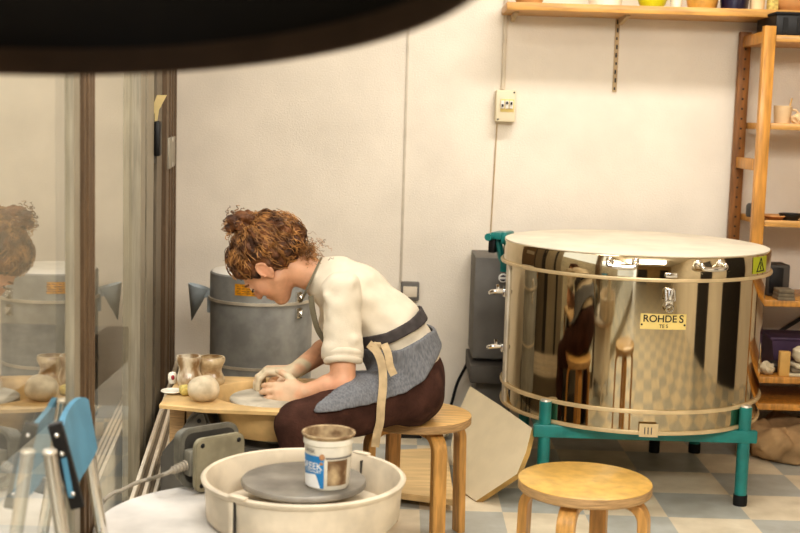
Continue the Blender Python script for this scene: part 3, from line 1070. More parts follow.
for z, h, mk, ex in ((k_seam + .004, .012, 'steel_band', KR2 - KR + .008), (k_band, .014, 'steel_band', .008), (k_bot + .008, .014, 'steel_band', .006)):
    bm = B()
    add_lathe(bm, [(KR + ex - .012, z - h / 2), (KR + ex, z - h / 2), (KR + ex + .002, z), (KR + ex, z + h / 2), (KR + ex - .012, z + h / 2)], (KX, KY, 0), 128)
    obj('rim_band', bm, M[mk], t)
zh = k_top - .032
for da in (-17.5, 17.5):
    a0 = FA + math.radians(da)
    pts = [kp(a0 - .088, KR2 - .002, zh + .012), kp(a0 - .088, KR2 + .03, zh + .008), kp(a0 - .075, KR2 + .04, zh - .004), kp(a0, KR2 + .044, zh - .006), kp(a0 + .075, KR2 + .04, zh - .004), kp(a0 + .088, KR2 + .03, zh + .008), kp(a0 + .088, KR2 - .002, zh + .012)]
    bm = B()
    add_tube(bm, smooth_path(pts, 5), .009, 10)
    for sg in (-1, 1):
        q = kp(a0 + sg * .088, KR2, zh + .012)
        add_ball(bm, q, (.016, .016, .016), 2)
    obj('handle', bm, M['chrome'], lid)


def kmat(ang):      # local frame: x tangent, y outward, z up
    e = Vector((math.cos(ang), math.sin(ang), 0))
    tt = Vector((-math.sin(ang), math.cos(ang), 0))
    return Matrix((tt, e, Vector((0, 0, 1)))).transposed()


ka = FA + math.radians(1.5)
R3 = kmat(ka)
bm = B()
add_box(bm, kp(ka, KR + .008, k_seam - .062), (.030, .016, .075), .003, R3)
add_box(bm, kp(ka, KR + .02, k_seam - .05), (.012, .016, .05), .003, R3)
add_tube(bm, [kp(ka - .03, KR + .016, k_seam - .03), kp(ka - .03, KR + .03, k_seam - .07), kp(ka + .03, KR + .03, k_seam - .07), kp(ka + .03, KR + .016, k_seam - .03)], .004, 8)
add_torus(bm, kp(ka, KR + .024, k_seam - .10), .013, .004, 16, 6, rot=Matrix.Rotation(PI / 2, 3, 'X'))
obj('latch', bm, M['chrome'], t)
bm = B()
add_box(bm, kp(ka, KR2 + .006, k_seam + .024), (.044, .012, .018), .003, R3)
obj('latch_keeper', bm, M['chrome'], lid)


def kplate(ang, r, w, h, z, n=6, th=.002):
    bm = B()
    vs0, vs1 = [], []
    for i in range(n + 1):
        x = -w / 2 + w * i / n
        a = ang + x / r
        vs0.append((bm.verts.new(kp(a, r + th, z - h / 2)), bm.verts.new(kp(a, r + th, z + h / 2))))
        vs1.append((bm.verts.new(kp(a, r, z - h / 2)), bm.verts.new(kp(a, r, z + h / 2))))
    for i in range(n):
        bm.faces.new((vs0[i][0], vs0[i + 1][0], vs0[i + 1][1], vs0[i][1]))
        bm.faces.new((vs0[i][1], vs0[i + 1][1], vs1[i + 1][1], vs1[i][1]))
        bm.faces.new((vs0[i][0], vs1[i][0], vs1[i + 1][0], vs0[i + 1][0]))
    return bm


zp = W(666, 321, Y=KY - KR + .02).z
pl = obj('name_plate', kplate(FA, KR + .001, .172, .058, zp), M['label_cream'], t, False)
obj('lettering', text_bm('ROHDE', .037, lambda x, y: kp(FA + (x - .014) / KR, KR + .0042, zp + .010 + y)), M['ink'], pl, False)
obj('emblem', text_bm('S', .041, lambda x, y: kp(FA + (x + .066) / KR, KR + .0042, zp + .010 + y)), M['ink'], pl, False)
obj('small_lettering', text_bm('TE S', .018, lambda x, y: kp(FA + x / KR, KR + .0042, zp - .017 + y)), M['ink'], pl, False)
for sx in (-1, 1):
    bm = B()
    add_ball(bm, kp(FA + sx * .08 / KR, KR + .003, zp - .012), .004, 2)
    obj('rivet', bm, M['black'], pl)
# yellow-green warning sticker on the lid
wa = -PI / 2 + VA + math.radians(62)
zw = (k_top + k_seam) / 2 + .006
ws = obj('warning_sticker', kplate(wa, KR2 + .0005, .125, .064, zw, 8, .001), M['lime'], lid, False)
bm = B()


def wpt(x, y):
    return kp(wa + x / KR2, KR2 + .0025, zw + y)


for a_, b_ in (((-.032, -.024), (0, .026)), ((0, .026), (.032, -.024)), ((.032, -.024), (-.032, -.024))):
    add_tube(bm, [wpt(*a_), wpt(*b_)], .0022, 4)
add_tube(bm, [wpt(-.002, .010), wpt(.004, -.004), wpt(-.004, -.005), wpt(.001, -.018)], .002, 4)
obj('warning_symbol', bm, M['ink'], ws, False)
# type tag near the bottom
ta = -PI / 2 + VA + math.radians(9)
tp = obj('type_tag', kplate(ta, KR + .016, .07, .05, k_bot + .022, 4), M['steel_band'], t, False)
bm = B()
for k in range(3):
    a_ = ta + (-.014 + .012 * k) / KR
    add_tube(bm, [kp(a_, KR + .019, k_bot + .008), kp(a_, KR + .019, k_bot + .034)], .002, 4)
obj('print', bm, M['cabinet'], tp, False)
# clips at the left edge + door seam
la = PI + VA + math.radians(9)
for py in (292, 347):
    z = W(503, py, Y=KY).z
    bm = B()
    q = kp(la, KR + .012, z)
    pts = [kp(la + .05, KR + .004, z + .006), kp(la + .04, KR + .045, z + .002), kp(la, KR + .062, z - .006), kp(la - .04, KR + .045, z - .006), kp(la - .05, KR + .004, z - .004)]
    add_tube(bm, smooth_path(pts, 5), .010, 8)
    add_box(bm, kp(la, KR + .006, z), (.09, .014, .034), .004, kmat(la))
    add_tube(bm, [kp(la, KR + .03, z - .0), kp(la, KR + .034, z + .03)], .006, 8)
    obj('toggle_clip', bm, M['chrome'], t)
bm = B()
add_box(bm, kp(la + .16, KR + .003, (k_bot + k_seam) / 2), (.05, .008, k_seam - k_bot - .02), .002, kmat(la + .16))
obj('seam_strip', bm, M['zinc_light'], t)
# teal hinge
ha = PI + VA + math.radians(-12)
R3 = kmat(ha)
bm = B()
add_box(bm, kp(ha, KR2 + .012, k_top - .012), (.11, .024, .05), .004, R3)
add_box(bm, kp(ha, KR + .02, k_seam - .04), (.11, .034, .055), .004, R3)
add_box(bm, kp(ha, KR2 + .045, k_top - .005), (.10, .05, .03), .004, R3)
add_tube(bm, [kp(ha, KR2 + .06, k_top + .004), kp(ha, KR2 + .035, k_seam - .01), kp(ha, KR + .03, k_seam - .045)], .016, 8)
add_lathe(bm, [(0, -.07), (.016, -.07), (.016, .07), (0, .07)], kp(ha, KR2 + .075, k_top - .01), 14, mat3=(R3 @ Matrix.Rotation(PI / 2, 3, 'Y')).to_4x4())
obj('hinge', bm, M['teal'], t)
bm = B()
add_box(bm, kp(ha, KR2 + .072, k_top - .05), (.06, .03, .06), .005, R3)
obj('hinge_spring', bm, M['black'], t)
# stand
sh = .385
st = thing('kiln_stand', 'teal painted steel stand carrying the polished kiln', 'stand', (KX, KY, 0))
lt = W(548, 401, Y=KY - sh).z
for sx in (-1, 1):
    for sy in (-1, 1):
        bm = B()
        x, y = KX + sx * sh, KY + sy * sh
        add_lathe(bm, [(0, .035), (.024, .035), (.024, lt), (0, lt)], (x, y, 0), 20)
        lg = obj('leg', bm, M['teal'], st)
        bm = B()
        add_lathe(bm, [(0, 0), (.026, 0), (.027, .02), (.0265, .042), (0, .042)], (x, y, 0), 20)
        obj('foot_cap', bm, M['blackrub'], lg)
        bm = B()
        add_lathe(bm, [(0, lt), (.021, lt), (.019, lt + .006), (0, lt + .006)], (x, y, 0), 20)
        obj('top_cap', bm, M['zinc_light'], lg)
for sy in (-1, 1):
    bm = B()
    add_box(bm, (KX, KY + sy * (sh + .012), .275), (2 * sh + .09, .03, .05), .006)
    obj('crossbar', bm, M['teal'], st)
for sx in (-1, 1):
    bm = B()
    add_box(bm, (KX + sx * (sh + .012), KY, .275), (.03, 2 * sh - .04, .05), .006)
    obj('crossbar', bm, M['teal'], st)
bm = B()
add_box(bm, (KX, KY, .287), (.03, 2 * sh, .022), .003)
add_box(bm, (KX, KY, .287), (2 * sh, .03, .022), .003)
obj('support_rail', bm, M['teal'], st)
bm = B()
q = W(657, 456, Z=0.0)
add_lathe(bm, [(0, 0), (.024, 0), (.024, .27), (0, .27)], (q.x, 5.47, 0), 16)
obj('rear_prop', bm, M['blackrub'], st)

# grey control cabinet behind the kiln
cx0 = W(474, 300, Y=5.5).x
zc1, zc0 = W(490, 258, Y=5.5).z, W(490, 359, Y=5.5).z
t = thing('control_cabinet', 'tall grey control cabinet beside the left edge of the polished kiln', 'cabinet', (cx0 + .1, 5.65, 0))
bm = B()
add_box(bm, (cx0 + .095, 5.67, (zc0 + zc1) / 2), (.19, .33, zc1 - zc0), .004)
obj('housing', bm, M['cabinet'], t)
bm = B()
q = W(500, 278, Y=5.5)
add_lathe(bm, [(0, .003), (.02, .003), (.021, 0)], (cx0 + .125, 5.503, q.z), 20, mat3=Matrix.Rotation(PI / 2, 4, 'X'))
sk = obj('round_sticker', bm, M['white_ink'], t)
bm = B()
add_prism(bm, [(cx0 + .125 + .015 * math.cos(a), 5.4995, q.z + .013 * math.sin(a) * (1 if math.sin(a) > 0 else 1)) for a in [PI * 0.15 + k * PI * .7 / 6 for k in range(7)]], (0, -.0008, 0))
add_prism(bm, [(cx0 + .125 + .015 * math.cos(a), 5.4995, q.z + .013 * math.sin(a)) for a in [PI * 1.15 + k * PI * .7 / 6 for k in range(7)]], (0, -.0008, 0))
obj('sticker_print', bm, M['navy'], sk, False)
bm = B()
zb1, zb0 = W(488, 366, Y=5.42).z, W(488, 383, Y=5.42).z
add_box(bm, (cx0 + .075, 5.62, (zb0 + zb1) / 2), (.17, .42, zb1 - zb0), .004)
obj('transformer_box', bm, M['cabinet_dark'], t)
bm = B()
add_box(bm, (cx0 + .10, 5.66, zb0 / 2), (.16, .30, zb0), .004)
add_box(bm, (cx0 + .10, 5.68, (zb1 + zc0) / 2), (.15, .26, abs(zc0 - zb1) + .01), 0)
obj('plinth', bm, M['cabinet'], t)
bm = B()
pts = [W(474, 350, Y=5.72), W(466, 366, Y=5.78), W(457, 384, Y=5.8), W(450, 408, Y=5.8), W(440, 425, Z=.012)]
add_tube(bm, smooth_path(pts, 6), .007, 8)
tag(obj('power_cable', bm, M['blackrub']), 'black power cable curving down the wall from the grey cabinet', 'cable')

# ------------------------------------------------------------------ small grey kiln
GKX, GKY, GR = W(262, 275, Y=5.3).x, 5.3, .217
g_top = W(262, 271, Y=GKY).z
g_seam = W(262, 297.5, Y=GKY).z
t = thing('grey_kiln', 'small dark grey round kiln with white lid by the glass doors', 'kiln', (GKX, GKY, 0))


def gk(ang, r, z):
    return Vector((GKX + r * math.cos(ang), GKY + r * math.sin(ang), z))


bm = B()
add_lathe(bm, [(0, .16), (GR, .16), (GR, g_seam - .006)], (GKX, GKY, 0), 80)
obj('body', bm, M['zinc'], t)
bm = B()
add_lathe(bm, [(GR - .01, g_seam - .004), (GR + .005, g_seam - .004), (GR + .006, g_seam + .002), (GR + .002, g_seam + .006), (GR + .002, g_top - .006), (GR - .004, g_top)], (GKX, GKY, 0), 80)
lid2 = obj('lid', bm, M['zinc'], t)
bm = B()
add_lathe(bm, [(GR - .002, g_top - .003), (GR - .012, g_top + .006), (GR * .6, g_top + .011), (0, g_top + .012)], (GKX, GKY, 0), 64)
obj('lid_cover', bm, M['lid_white'], lid2)
for z, r in ((g_seam + .001, .010), (.40, .004)):
    bm = B()
    add_lathe(bm, [(GR - .004, z - .006), (GR + r, z - .006), (GR + r, z + .006), (GR - .004, z + .006)], (GKX, GKY, 0), 80)
    obj('rim_band', bm, M['zinc_light'], t)
oa = -PI / 2 - math.radians(9)
zl = W(252, 290.5, Y=GKY - GR).z
bm = B()
n = 6
vv = []
for i in range(n + 1):
    a = oa + (-.055 + .11 * i / n) / GR
    vv.append((bm.verts.new(gk(a, GR + .004, zl - .024)), bm.verts.new(gk(a, GR + .004, zl + .024))))
for i in range(n):
    bm.faces.new((vv[i][0], vv[i + 1][0], vv[i + 1][1], vv[i][1]))
sk = obj('warning_label', bm, M['orange'], lid2, False)
bm = B()
for k in range(4):
    for q in range(5):
        a = oa + (-.045 + .022 * q) / GR
        add_tube(bm, [gk(a, GR + .005, zl + .015 - .010 * k), gk(a + (.010 + .006 * ((q * 3 + k) % 2)) / GR, GR + .005, zl + .015 - .010 * k)], .0016, 4)
obj('label_print', bm, M['pine_dark'], sk, False)
a = -PI / 2 + math.radians(50)
for zz in (g_seam + .028, g_seam - .04):
    bm = B()
    add_box(bm, gk(a, GR + .006, zz), (.03, .016, .045), .003, Matrix((Vector((-math.sin(a), math.cos(a), 0)), Vector((math.cos(a), math.sin(a), 0)), Vector((0, 0, 1)))).transposed())
    add_tube(bm, [gk(a - .05, GR + .015, zz + .01), gk(a, GR + .022, zz - .012), gk(a + .05, GR + .015, zz + .01)], .004, 6)
    obj('latch', bm, M['chrome'], t)
for k in range(3):
    a = PI / 2 + k * 2 * PI / 3
    bm = B()
    add_tube(bm, [gk(a, GR * .8, .17), gk(a, GR * .85, 0.0)], .016, 10)
    obj('leg', bm, M['body_dark'], t)
# sheet metal funnel at its left
bm = B()
ft = W(199, 286, Y=5.3)
fb = W(191.5, 321, Y=5.3)
n = 28
ro = []
for rr, inn in ((.046, 0), (.042, 1)):
    ro.append([bm.verts.new((ft.x + rr * math.cos(2 * PI * i / n), ft.y + rr * math.sin(2 * PI * i / n) * .9, ft.z + .012 * math.cos(2 * PI * i / n) * -1)) for i in range(n)])
va = bm.verts.new(fb)
vb = bm.verts.new(fb + Vector((0.002, 0, .02)))
for i in range(n):
    j = (i + 1) % n
    bm.faces.new((ro[0][i], ro[0][j], va))
    bm.faces.new((ro[1][j], ro[1][i], vb))
    bm.faces.new((ro[0][j], ro[0][i], ro[1][i], ro[1][j]))
add_box(bm, ((ft.x + GKX - GR) / 2 + .022, 5.3, ft.z - .03), (.05, .03, .035), .004)
add_box(bm, (GKX - GR - .003, 5.3, ft.z - .06), (.02, .05, .1), .004)
obj('funnel', bm, M['bluegrey'], t)


# ------------------------------------------------------------------ stools
def stool(cx, cy, phi, top_m, label, edge_m):
    t = thing('wooden_stool', label, 'stool', (cx, cy, 0), 'bentwood stools')
    r, H = .19, .445
    bm = B()
    add_lathe(bm, [(0, H - .001), (r - .004, H - .001), (r - .0005, H - .003), (r - .0005, H - .004)], (cx, cy, 0), 72)
    obj('seat', bm, M[top_m], t)
    bm = B()
    add_lathe(bm, [(0, H - .032), (r - .004, H - .032), (r, H - .028), (r, H - .006), (r - .001, H - .003)], (cx, cy, 0), 72)
    obj('seat_edge', bm, M[edge_m], t)
    for k in range(4):
        a = phi + k * PI / 2
        e = Vector((math.cos(a), math.sin(a), 0))
        s = Vector((-math.sin(a), math.cos(a), 0))
        prof = [(.055, H - .047), (.12, H - .047)]
        for q in range(1, 8):
            th = q / 7 * PI / 2
            prof.append((.12 + .055 * math.sin(th), H - .047 - .055 * (1 - math.cos(th))))
        prof.append((.178, .2))
        prof.append((.182, .0))
        bm = B()
        pts = [Vector((cx, cy, 0)) + e * p[0] + Vector((0, 0, p[1])) for p in prof]
        # rectangular section: width along s, thickness in the plane
        tb = bmesh.new()
        rings = []
        for i, p in enumerate(pts):
            d = (pts[min(i + 1, len(pts) - 1)] - pts[max(i - 1, 0)]).normalized()
            nrm = s.cross(d)
            if i == len(pts) - 1:
                nrm = Vector((-e.x, -e.y, 0)) if nrm.dot(e) < 0 else e.copy()
            rings.append([tb.verts.new(p + s * x * .025 + nrm * y * .014) for x, y in ((-1, -1), (1, -1), (1, 1), (-1, 1))])
        for A_, B_ in zip(rings, rings[1:]):
            for q in range(4):
                tb.faces.new((A_[q], A_[(q + 1) % 4], B_[(q + 1) % 4], B_[q]))
        tb.faces.new(rings[0][::-1])
        tb.faces.new(rings[-1])
        bmesh.ops.recalc_face_normals(tb, faces=tb.faces)
        bmesh.ops.bevel(tb, geom=[e_ for e_ in tb.edges if e_.calc_face_angle(0) > .8], offset=.003, segments=1, affect='EDGES')
        merge(bm, tb)
        obj('leg', bm, M['birch_leg'], t)
    return t


s1 = W(585, 479, Z=.445)
stool(s1.x, s1.y, math.radians(66), 'seat_yellow', 'empty yellow topped bentwood stool in front of the polished kiln', 'ply_edge')
s2 = W(416.5, 412.5, Z=.445)
stool(s2.x, s2.y, math.radians(26), 'birch', 'birch bentwood stool the potter is sitting on', 'ply_edge')

# ------------------------------------------------------------------ boards on the floor
pA, pB, pC = W(476, 501, Z=.004), W(470, 386, Y=5.24), W(532, 427, Y=4.72)
nn = (pB - pA).cross(pC - pA).normalized()
if nn.y > 0:
    nn = -nn
poly = [W_plane(x, y, pA, nn) for x, y in ((476, 501), (517, 474), (526, 452), (532, 428), (501, 406), (470, 386), (455, 420), (451, 447), (454, 474), (463, 492))]
zmin = min(p.z for p in poly)
if zmin < .002:
    poly = [p + Vector((0, 0, .002 - zmin)) for p in poly]
bm = B()
add_prism(bm, poly, -nn * .022, mi=0)
bm.faces.ensure_lookup_table()
for f in bm.faces:
    f.normal_update()
    if abs(f.normal.dot(nn)) < .5:
        f.material_index = 1
tag(obj('kiln_board', bm, [M['board'], M['board_edge']], smooth=False), 'cream many sided board leaning tilted behind the stool by the kiln', 'board')
bm = B()
zt = .05
poly = [W(383, 491, Z=zt), W(454, 500, Z=zt), W(447, 447, Z=zt), W(386, 450, Z=zt)]
add_prism(bm, poly, (0, 0, -.024), bevel=.003)
pb = obj('plywood_board', bm, M['plyboard'], smooth=False)
tag(pb, 'pale plywood board lying flat on the floor under the occupied stool', 'board')
bm = B()
c = (poly[0] + poly[1] + poly[2] + poly[3]) / 4
bm.free()
for y in (-.2, .2):
    bm = B()
    add_box(bm, (c.x, c.y + y, .013), (.2, .04, .026))
    obj('batten', bm, M['board_edge'], pb, False)
q = W(405, 447, Y=5.62)
t = thing('dark_box', 'dark box against the wall seen under the occupied stool', 'box', (q.x, 5.65, 0))
bm = B()
add_box(bm, (q.x, 5.68, .10), (.15, .2, .20), .004)
obj('body', bm, M['black'], t)
bm = B()
add_box(bm, (q.x, 5.68, .205), (.16, .21, .014), .004)
obj('lid', bm, M['navy'], t)
q = W(437, 440, Y=5.6)
bm = B()
add_ball(bm, (q.x, 5.6, .06), (.06, .07, .062), 4, disp=.7, freq=14, seed=2)
tag(obj('crumpled_paper', bm, M['paper']), 'crumpled pale paper beside the dark box by the wall', 'paper')

# ------------------------------------------------------------------ potter's wheel in use
WH = W(277, 397, Z=.548)
t = thing('pottery_wheel', 'grey pottery wheel with tan basin where the potter works', 'pottery wheel', (WH.x, WH.y, 0))
wx, wy = WH.x, WH.y
bm = B()
FRp = [W(159, 404, Z=.55), W(205, 408.5, Z=.55), W(290, 411.5, Z=.55), W(338, 394, Z=.55), W(338, 379, Z=.55), W(225, 376, Z=.55), W(181, 374, Z=.55)]
# tray plate with a round hole
n = 72
hole_r = .212
hc = Vector((wx, (W(340, 412, Z=.55).y + W(340, 379, Z=.55).y) / 2, .55))
tb = bmesh.new()


def ray_poly(c, d, poly):
    best = None
    for i in range(len(poly)):
        p, q = poly[i], poly[(i + 1) % len(poly)]
        ex, ey = q.x - p.x, q.y - p.y
        den = d.x * ey - d.y * ex
        if abs(den) < 1e-9:
            continue
        tt = ((p.x - c.x) * ey - (p.y - c.y) * ex) / den
        u = ((p.x - c.x) * d.y - (p.y - c.y) * d.x) / den
        if tt > 0 and -1e-6 <= u <= 1 + 1e-6 and (best is None or tt < best):
            best = tt
    return best


rings = [[], [], [], []]
angs = [2 * PI * i / n for i in range(n)] + [math.atan2(p.y - hc.y, p.x - hc.x) % (2 * PI) for p in FRp]
angs = sorted(angs)
n = len(angs)
for a in angs:
    d = Vector((math.cos(a), math.sin(a), 0))
    T_ = max(ray_poly(hc, d, FRp), hole_r + .010)
    rings[0].append(tb.verts.new(hc + d * (T_ - .001) + Vector((0, 0, -.014))))
    rings[1].append(tb.verts.new(hc + d * T_ + Vector((0, 0, -.003))))
    rings[2].append(tb.verts.new(hc + d * (T_ - .004)))
    rings[3].append(tb.verts.new(hc + d * hole_r))
inner = [(hole_r - .004, -.004), (hole_r - .012, -.03), (.185, -.085), (.165, -.112), (.06, -.118)]
outer = [(.06, -.124), (.168, -.120), (.19, -.09), (hole_r - .004, -.03), (hole_r + .002, -.014)]
R_ = list(rings)
for r, z in inner:
    R_.append([tb.verts.new(hc + Vector((r * math.cos(a), r * math.sin(a), z))) for a in angs])
for r, z in outer:
    R_.append([tb.verts.new(hc + Vector((r * math.cos(a), r * math.sin(a), z))) for a in angs])
for A_, B_ in zip(R_, R_[1:]):
    for i in range(n):
        j = (i + 1) % n
        tb.faces.new((A_[i], A_[j], B_[j], B_[i]))
for i in range(n):
    j = (i + 1) % n
    tb.faces.new((R_[-1][i], R_[-1][j], R_[0][j], R_[0][i]))
merge(bm, tb)
obj('basin_tray', bm, M['tan_pan'], t)
bm = B()
add_lathe(bm, [(0, .526), (.143, .526), (.151, .532), (.151, .545), (.148, .548), (0, .549)], (wx, wy, 0), 64)
obj('wheel_head', bm, M['head_pale'], t)
bm = B()
add_lathe(bm, [(.03, .40), (.03, .53)], (wx, wy, 0), 20)
obj('shaft', bm, M['zinc'], t)
# housing
y0 = 3.86
hp_ = [W(190, 419, Y=y0), W(198, 411, Y=y0), W(205, 411, Y=y0), W(219, 446, Y=y0), W(300, 452, Y=y0), W(300, 520, Y=y0), W(160, 520, Y=y0), W(160, 455, Y=y0)]
bm = B()
pl_ = hp_
add_prism(bm, pl_, (0, .34, 0), bevel=.008)
obj('housing', bm, M['body_grey'], t)
bm = B()
xa, xb = pl_[7].x, pl_[4].x
zb = pl_[5].z
add_box(bm, ((xa + xb) / 2, y0 + .18, zb / 2 + .03), (xb - xa + .02, .38, zb - .06 + .04), .01)
obj('base', bm, M['body_dark'], t)
for sx in (xa + .04, xb - .04):
    for sy in (y0 + .04, y0 + .32):
        bm = B()
        add_lathe(bm, [(0, 0), (.02, 0), (.018, .05), (0, .05)], (sx, sy, 0), 14)
        obj('foot', bm, M['blackrub'], t)
for px, py in ((199, 421), (196, 436)):
    bm = B()
    q = W(px, py, Y=y0)
    add_lathe(bm, [(0, .004), (.006, .004), (.007, 0)], (q.x, y0 - .0005, q.z), 12, mat3=Matrix.Rotation(PI / 2, 4, 'X'))
    obj('bolt', bm, M['black'], t)
for k, (px, y) in enumerate(((172, 3.93), (181, 4.22))):
    bm = B()
    q = W(px, 404, Y=y)
    add_box(bm, (q.x + .02, y, .268), (.05, .035, .535), .004)
    obj('tray_support', bm, M['ply_edge'], t)

# clay being thrown
cl = W(280, 394, Z=.549)
bm = B()
add_lathe(bm, [(0, 0), (.058, 0), (.062, .006), (.05, .014), (.044, .03), (.040, .044), (.036, .05), (.030, .05), (.024, .04), (.014, .028), (0, .026)], (cl.x, cl.y, .549), 40)
bmesh.ops.scale(bm, vec=(1, 1, 1), verts=bm.verts)
tag(obj('clay_bowl', bm, M['clay_dark']), 'brown wet clay being thrown between the hands of the potter', 'clay')

# things on the tray
zt = .5505


def wavy_cup(px, py, h, r0, mk, seed, label):
    q = W(px, py, Z=zt)
    t = thing('wavy_cup', label, 'cup', (q.x, q.y, zt), 'glazed cups on the wheel tray')
    bm = B()
    t_ = bmesh.new()
    n, mm = 40, 22
    rings = []
    seq = [(k / mm, 0) for k in range(mm + 1)] + [(1 - k / mm, 1) for k in range(mm)]
    rings.append([t_.verts.new((0, 0, .001))])
    for q_, ins in seq:
        ring = []
        for i in range(n):
            a = 2 * PI * i / n
            w = r0 * (0.90 + .095 * math.sin(q_ * 2 * PI * 1.45 - .6 + .25 * seed) - .02 * q_) * (1 + .045 * math.sin(3 * a + seed + 5 * q_))
            w -= ins * .005
            ring.append(t_.verts.new((w * math.cos(a), w * math.sin(a), max(q_ * h, .006 * ins))))
        rings.append(ring)
    rings.append([t_.verts.new((0, 0, .007))])
    for A_, B_ in zip(rings, rings[1:]):
        for i in range(n):
            j = (i + 1) % n
            if len(A_) == 1:
                t_.faces.new((A_[0], B_[i], B_[j]))
            elif len(B_) == 1:
                t_.faces.new((A_[i], A_[j], B_[0]))
            else:
                t_.faces.new((A_[i], A_[j], B_[j], B_[i]))
    bmesh.ops.translate(t_, vec=q, verts=t_.verts)
    merge(bm, t_)
    obj('body', bm, M[mk], t)


wavy_cup(189, 385, .098, .042, 'glaze', 0.0, 'streaked glazed wavy cup at the left on the wheel tray')
wavy_cup(211, 383, .090, .046, 'glaze_b', 2.2, 'tan glazed wavy cup between the streaked cup and the basin')
q = W(203.5, 401, Z=zt)
bm = B()
add_ball(bm, q + Vector((0, 0, .040)), (.051, .050, .042), 4, disp=.09, freq=6, seed=5)
tag(obj('clay_ball', bm, M['clay']), 'round lump of grey beige clay at the front edge of the wheel tray', 'clay ball')
q = W(172, 393, Z=zt)
bm = B()
add_lathe(bm, [(0, 0), (.024, 0), (.036, .007), (.035, .010), (.022, .005), (0, .005)], q, 32)
tag(obj('saucer', bm, M['porcelain']), 'small white saucer at the left front of the wheel tray', 'saucer')
q = W(185, 395, Z=zt)
bm = B()
add_box(bm, q + Vector((0, .0, .016)), (.034, .045, .032), .011, Matrix.Rotation(.4, 3, 'Z'), seg=3)
tag(obj('sponge', bm, M['sponge']), 'yellow sponge between the white saucer and the clay lump', 'sponge')
q = W(172.5, 383, Z=zt)
bm = B()
add_lathe(bm, [(0, 0), (.012, 0), (.016, .014), (.015, .03), (.011, .036), (.009, .03), (0, .01)], q, 22)
tag(obj('tiny_cup', bm, M['porcelain']), 'tiny pale cup with red pattern beside the streaked cup', 'cup')
bm = B()
add_ball(bm, q + Vector((.004, -.016, .022)), (.006, .003, .009), 2)
o = bpy.data.objects['tiny_cup']
obj('red_pattern', bm, M['red'], o)

# ------------------------------------------------------------------ white wheel in the foreground
PC = W(304, 474, Z=.572)
TC = W(236, 522, Z=.46)
t = thing('pottery_wheel', 'white pottery wheel with round splash pan in the foreground', 'pottery wheel', (PC.x, PC.y, 0))
bm = B()
n = 80
add_lathe(bm, [(0, .42), (.325, .42), (.338, .428), (.342, .44)], (0, 0, 0), n, mi=1)
add_lathe(bm, [(.342, .44), (.340, .452), (.334, .458), (0, .46)], (0, 0, 0), n, mi=0)
put(bm, (TC.x, TC.y, 0))
obj('table_top', bm, [M['table_white'], M['table_edge']], t)
bm = B()
add_box(bm, (TC.x + .02, TC.y, .26), (.42, .40, .32), .03)
obj('motor_housing', bm, M['white_pl'], t)
for k in range(4):
    a = PI / 4 + k * PI / 2
    bm = B()
    add_tube(bm, [(TC.x + .22 * math.cos(a), TC.y + .22 * math.sin(a), .42), (TC.x + .26 * math.cos(a), TC.y + .26 * math.sin(a), .0)], .02, 12)
    obj('leg', bm, M['white_pl'], t)
bm = B()
ro_, zt_, zb_ = .246, .572, .462
add_lathe(bm, [(.05, zb_), (.228, zb_), (.238, zb_ + .012), (ro_ - .003, zt_ - .018), (ro_ + .004, zt_ - .012), (ro_ + .006, zt_ - .004), (ro_ + .001, zt_), (ro_ - .007, zt_ - .002), (ro_ - .012, zt_ - .02), (.226, zb_ + .02), (.215, zb_ + .012), (.05, zb_ + .010)], (PC.x, PC.y, 0), 96)
pan = obj('splash_pan', bm, M['pan'], t)
for a in (math.radians(-126), math.radians(54)):
    e = Vector((math.cos(a), math.sin(a), 0))
    s = Vector((-math.sin(a), math.cos(a), 0))
    R3 = Matrix((e, s, Vector((0, 0, 1)))).transposed()
    P0 = Vector((PC.x, PC.y, 0))
    bm = B()
    sg = 1 if a < 0 else -1
    add_box(bm, P0 + e * (ro_ - .001 if sg > 0 else ro_ - .014) + Vector((0, 0, (zt_ + zb_) / 2 - .006)), (.008, .004, zt_ - zb_ - .016), 0, R3)
    obj('seam', bm, M['body_dark'], pan, False)
    bm = B()
    add_box(bm, P0 + e * (ro_ + .001) + s * .012 + Vector((0, 0, zt_ + .001)), (.018, .05, .006), .002, R3)
    add_box(bm, P0 + e * (ro_ + .002) + s * -.008 + Vector((0, 0, (zt_ + zb_) / 2)), (.006, .014, zt_ - zb_ - .03), .002, R3)
    obj('clip', bm, M['pan'], pan)
bm = B()
hx, hy = W(304, 478.5, Z=.538).x, W(304, 478.5, Z=.538).y
add_lathe(bm, [(0, .520), (.15, .520), (.158, .525), (.158, .534), (.155, .538), (.10, .5385), (0, .5385)], (hx, hy, 0), 72)
obj('wheel_head', bm, M['head_grey'], t)
bm = B()
add_lathe(bm, [(.03, .46), (.03, .525)], (hx, hy, 0), 20)
obj('shaft', bm, M['zinc'], t)
# yoghurt tub on it
tb_ = W(327.5, 485, Z=.539)
TR0, TR1, TZ, TH = .0535, .0655, .539, .138
t = thing('plastic_tub', 'white plastic yoghurt tub with blue label standing in the splash pan', 'tub', (tb_.x, tb_.y, TZ))
bx, by = tb_.x, tb_.y


def tr(z):
    return TR0 + (TR1 - .005 - TR0) * min(1, max(0, (z - TZ) / TH))


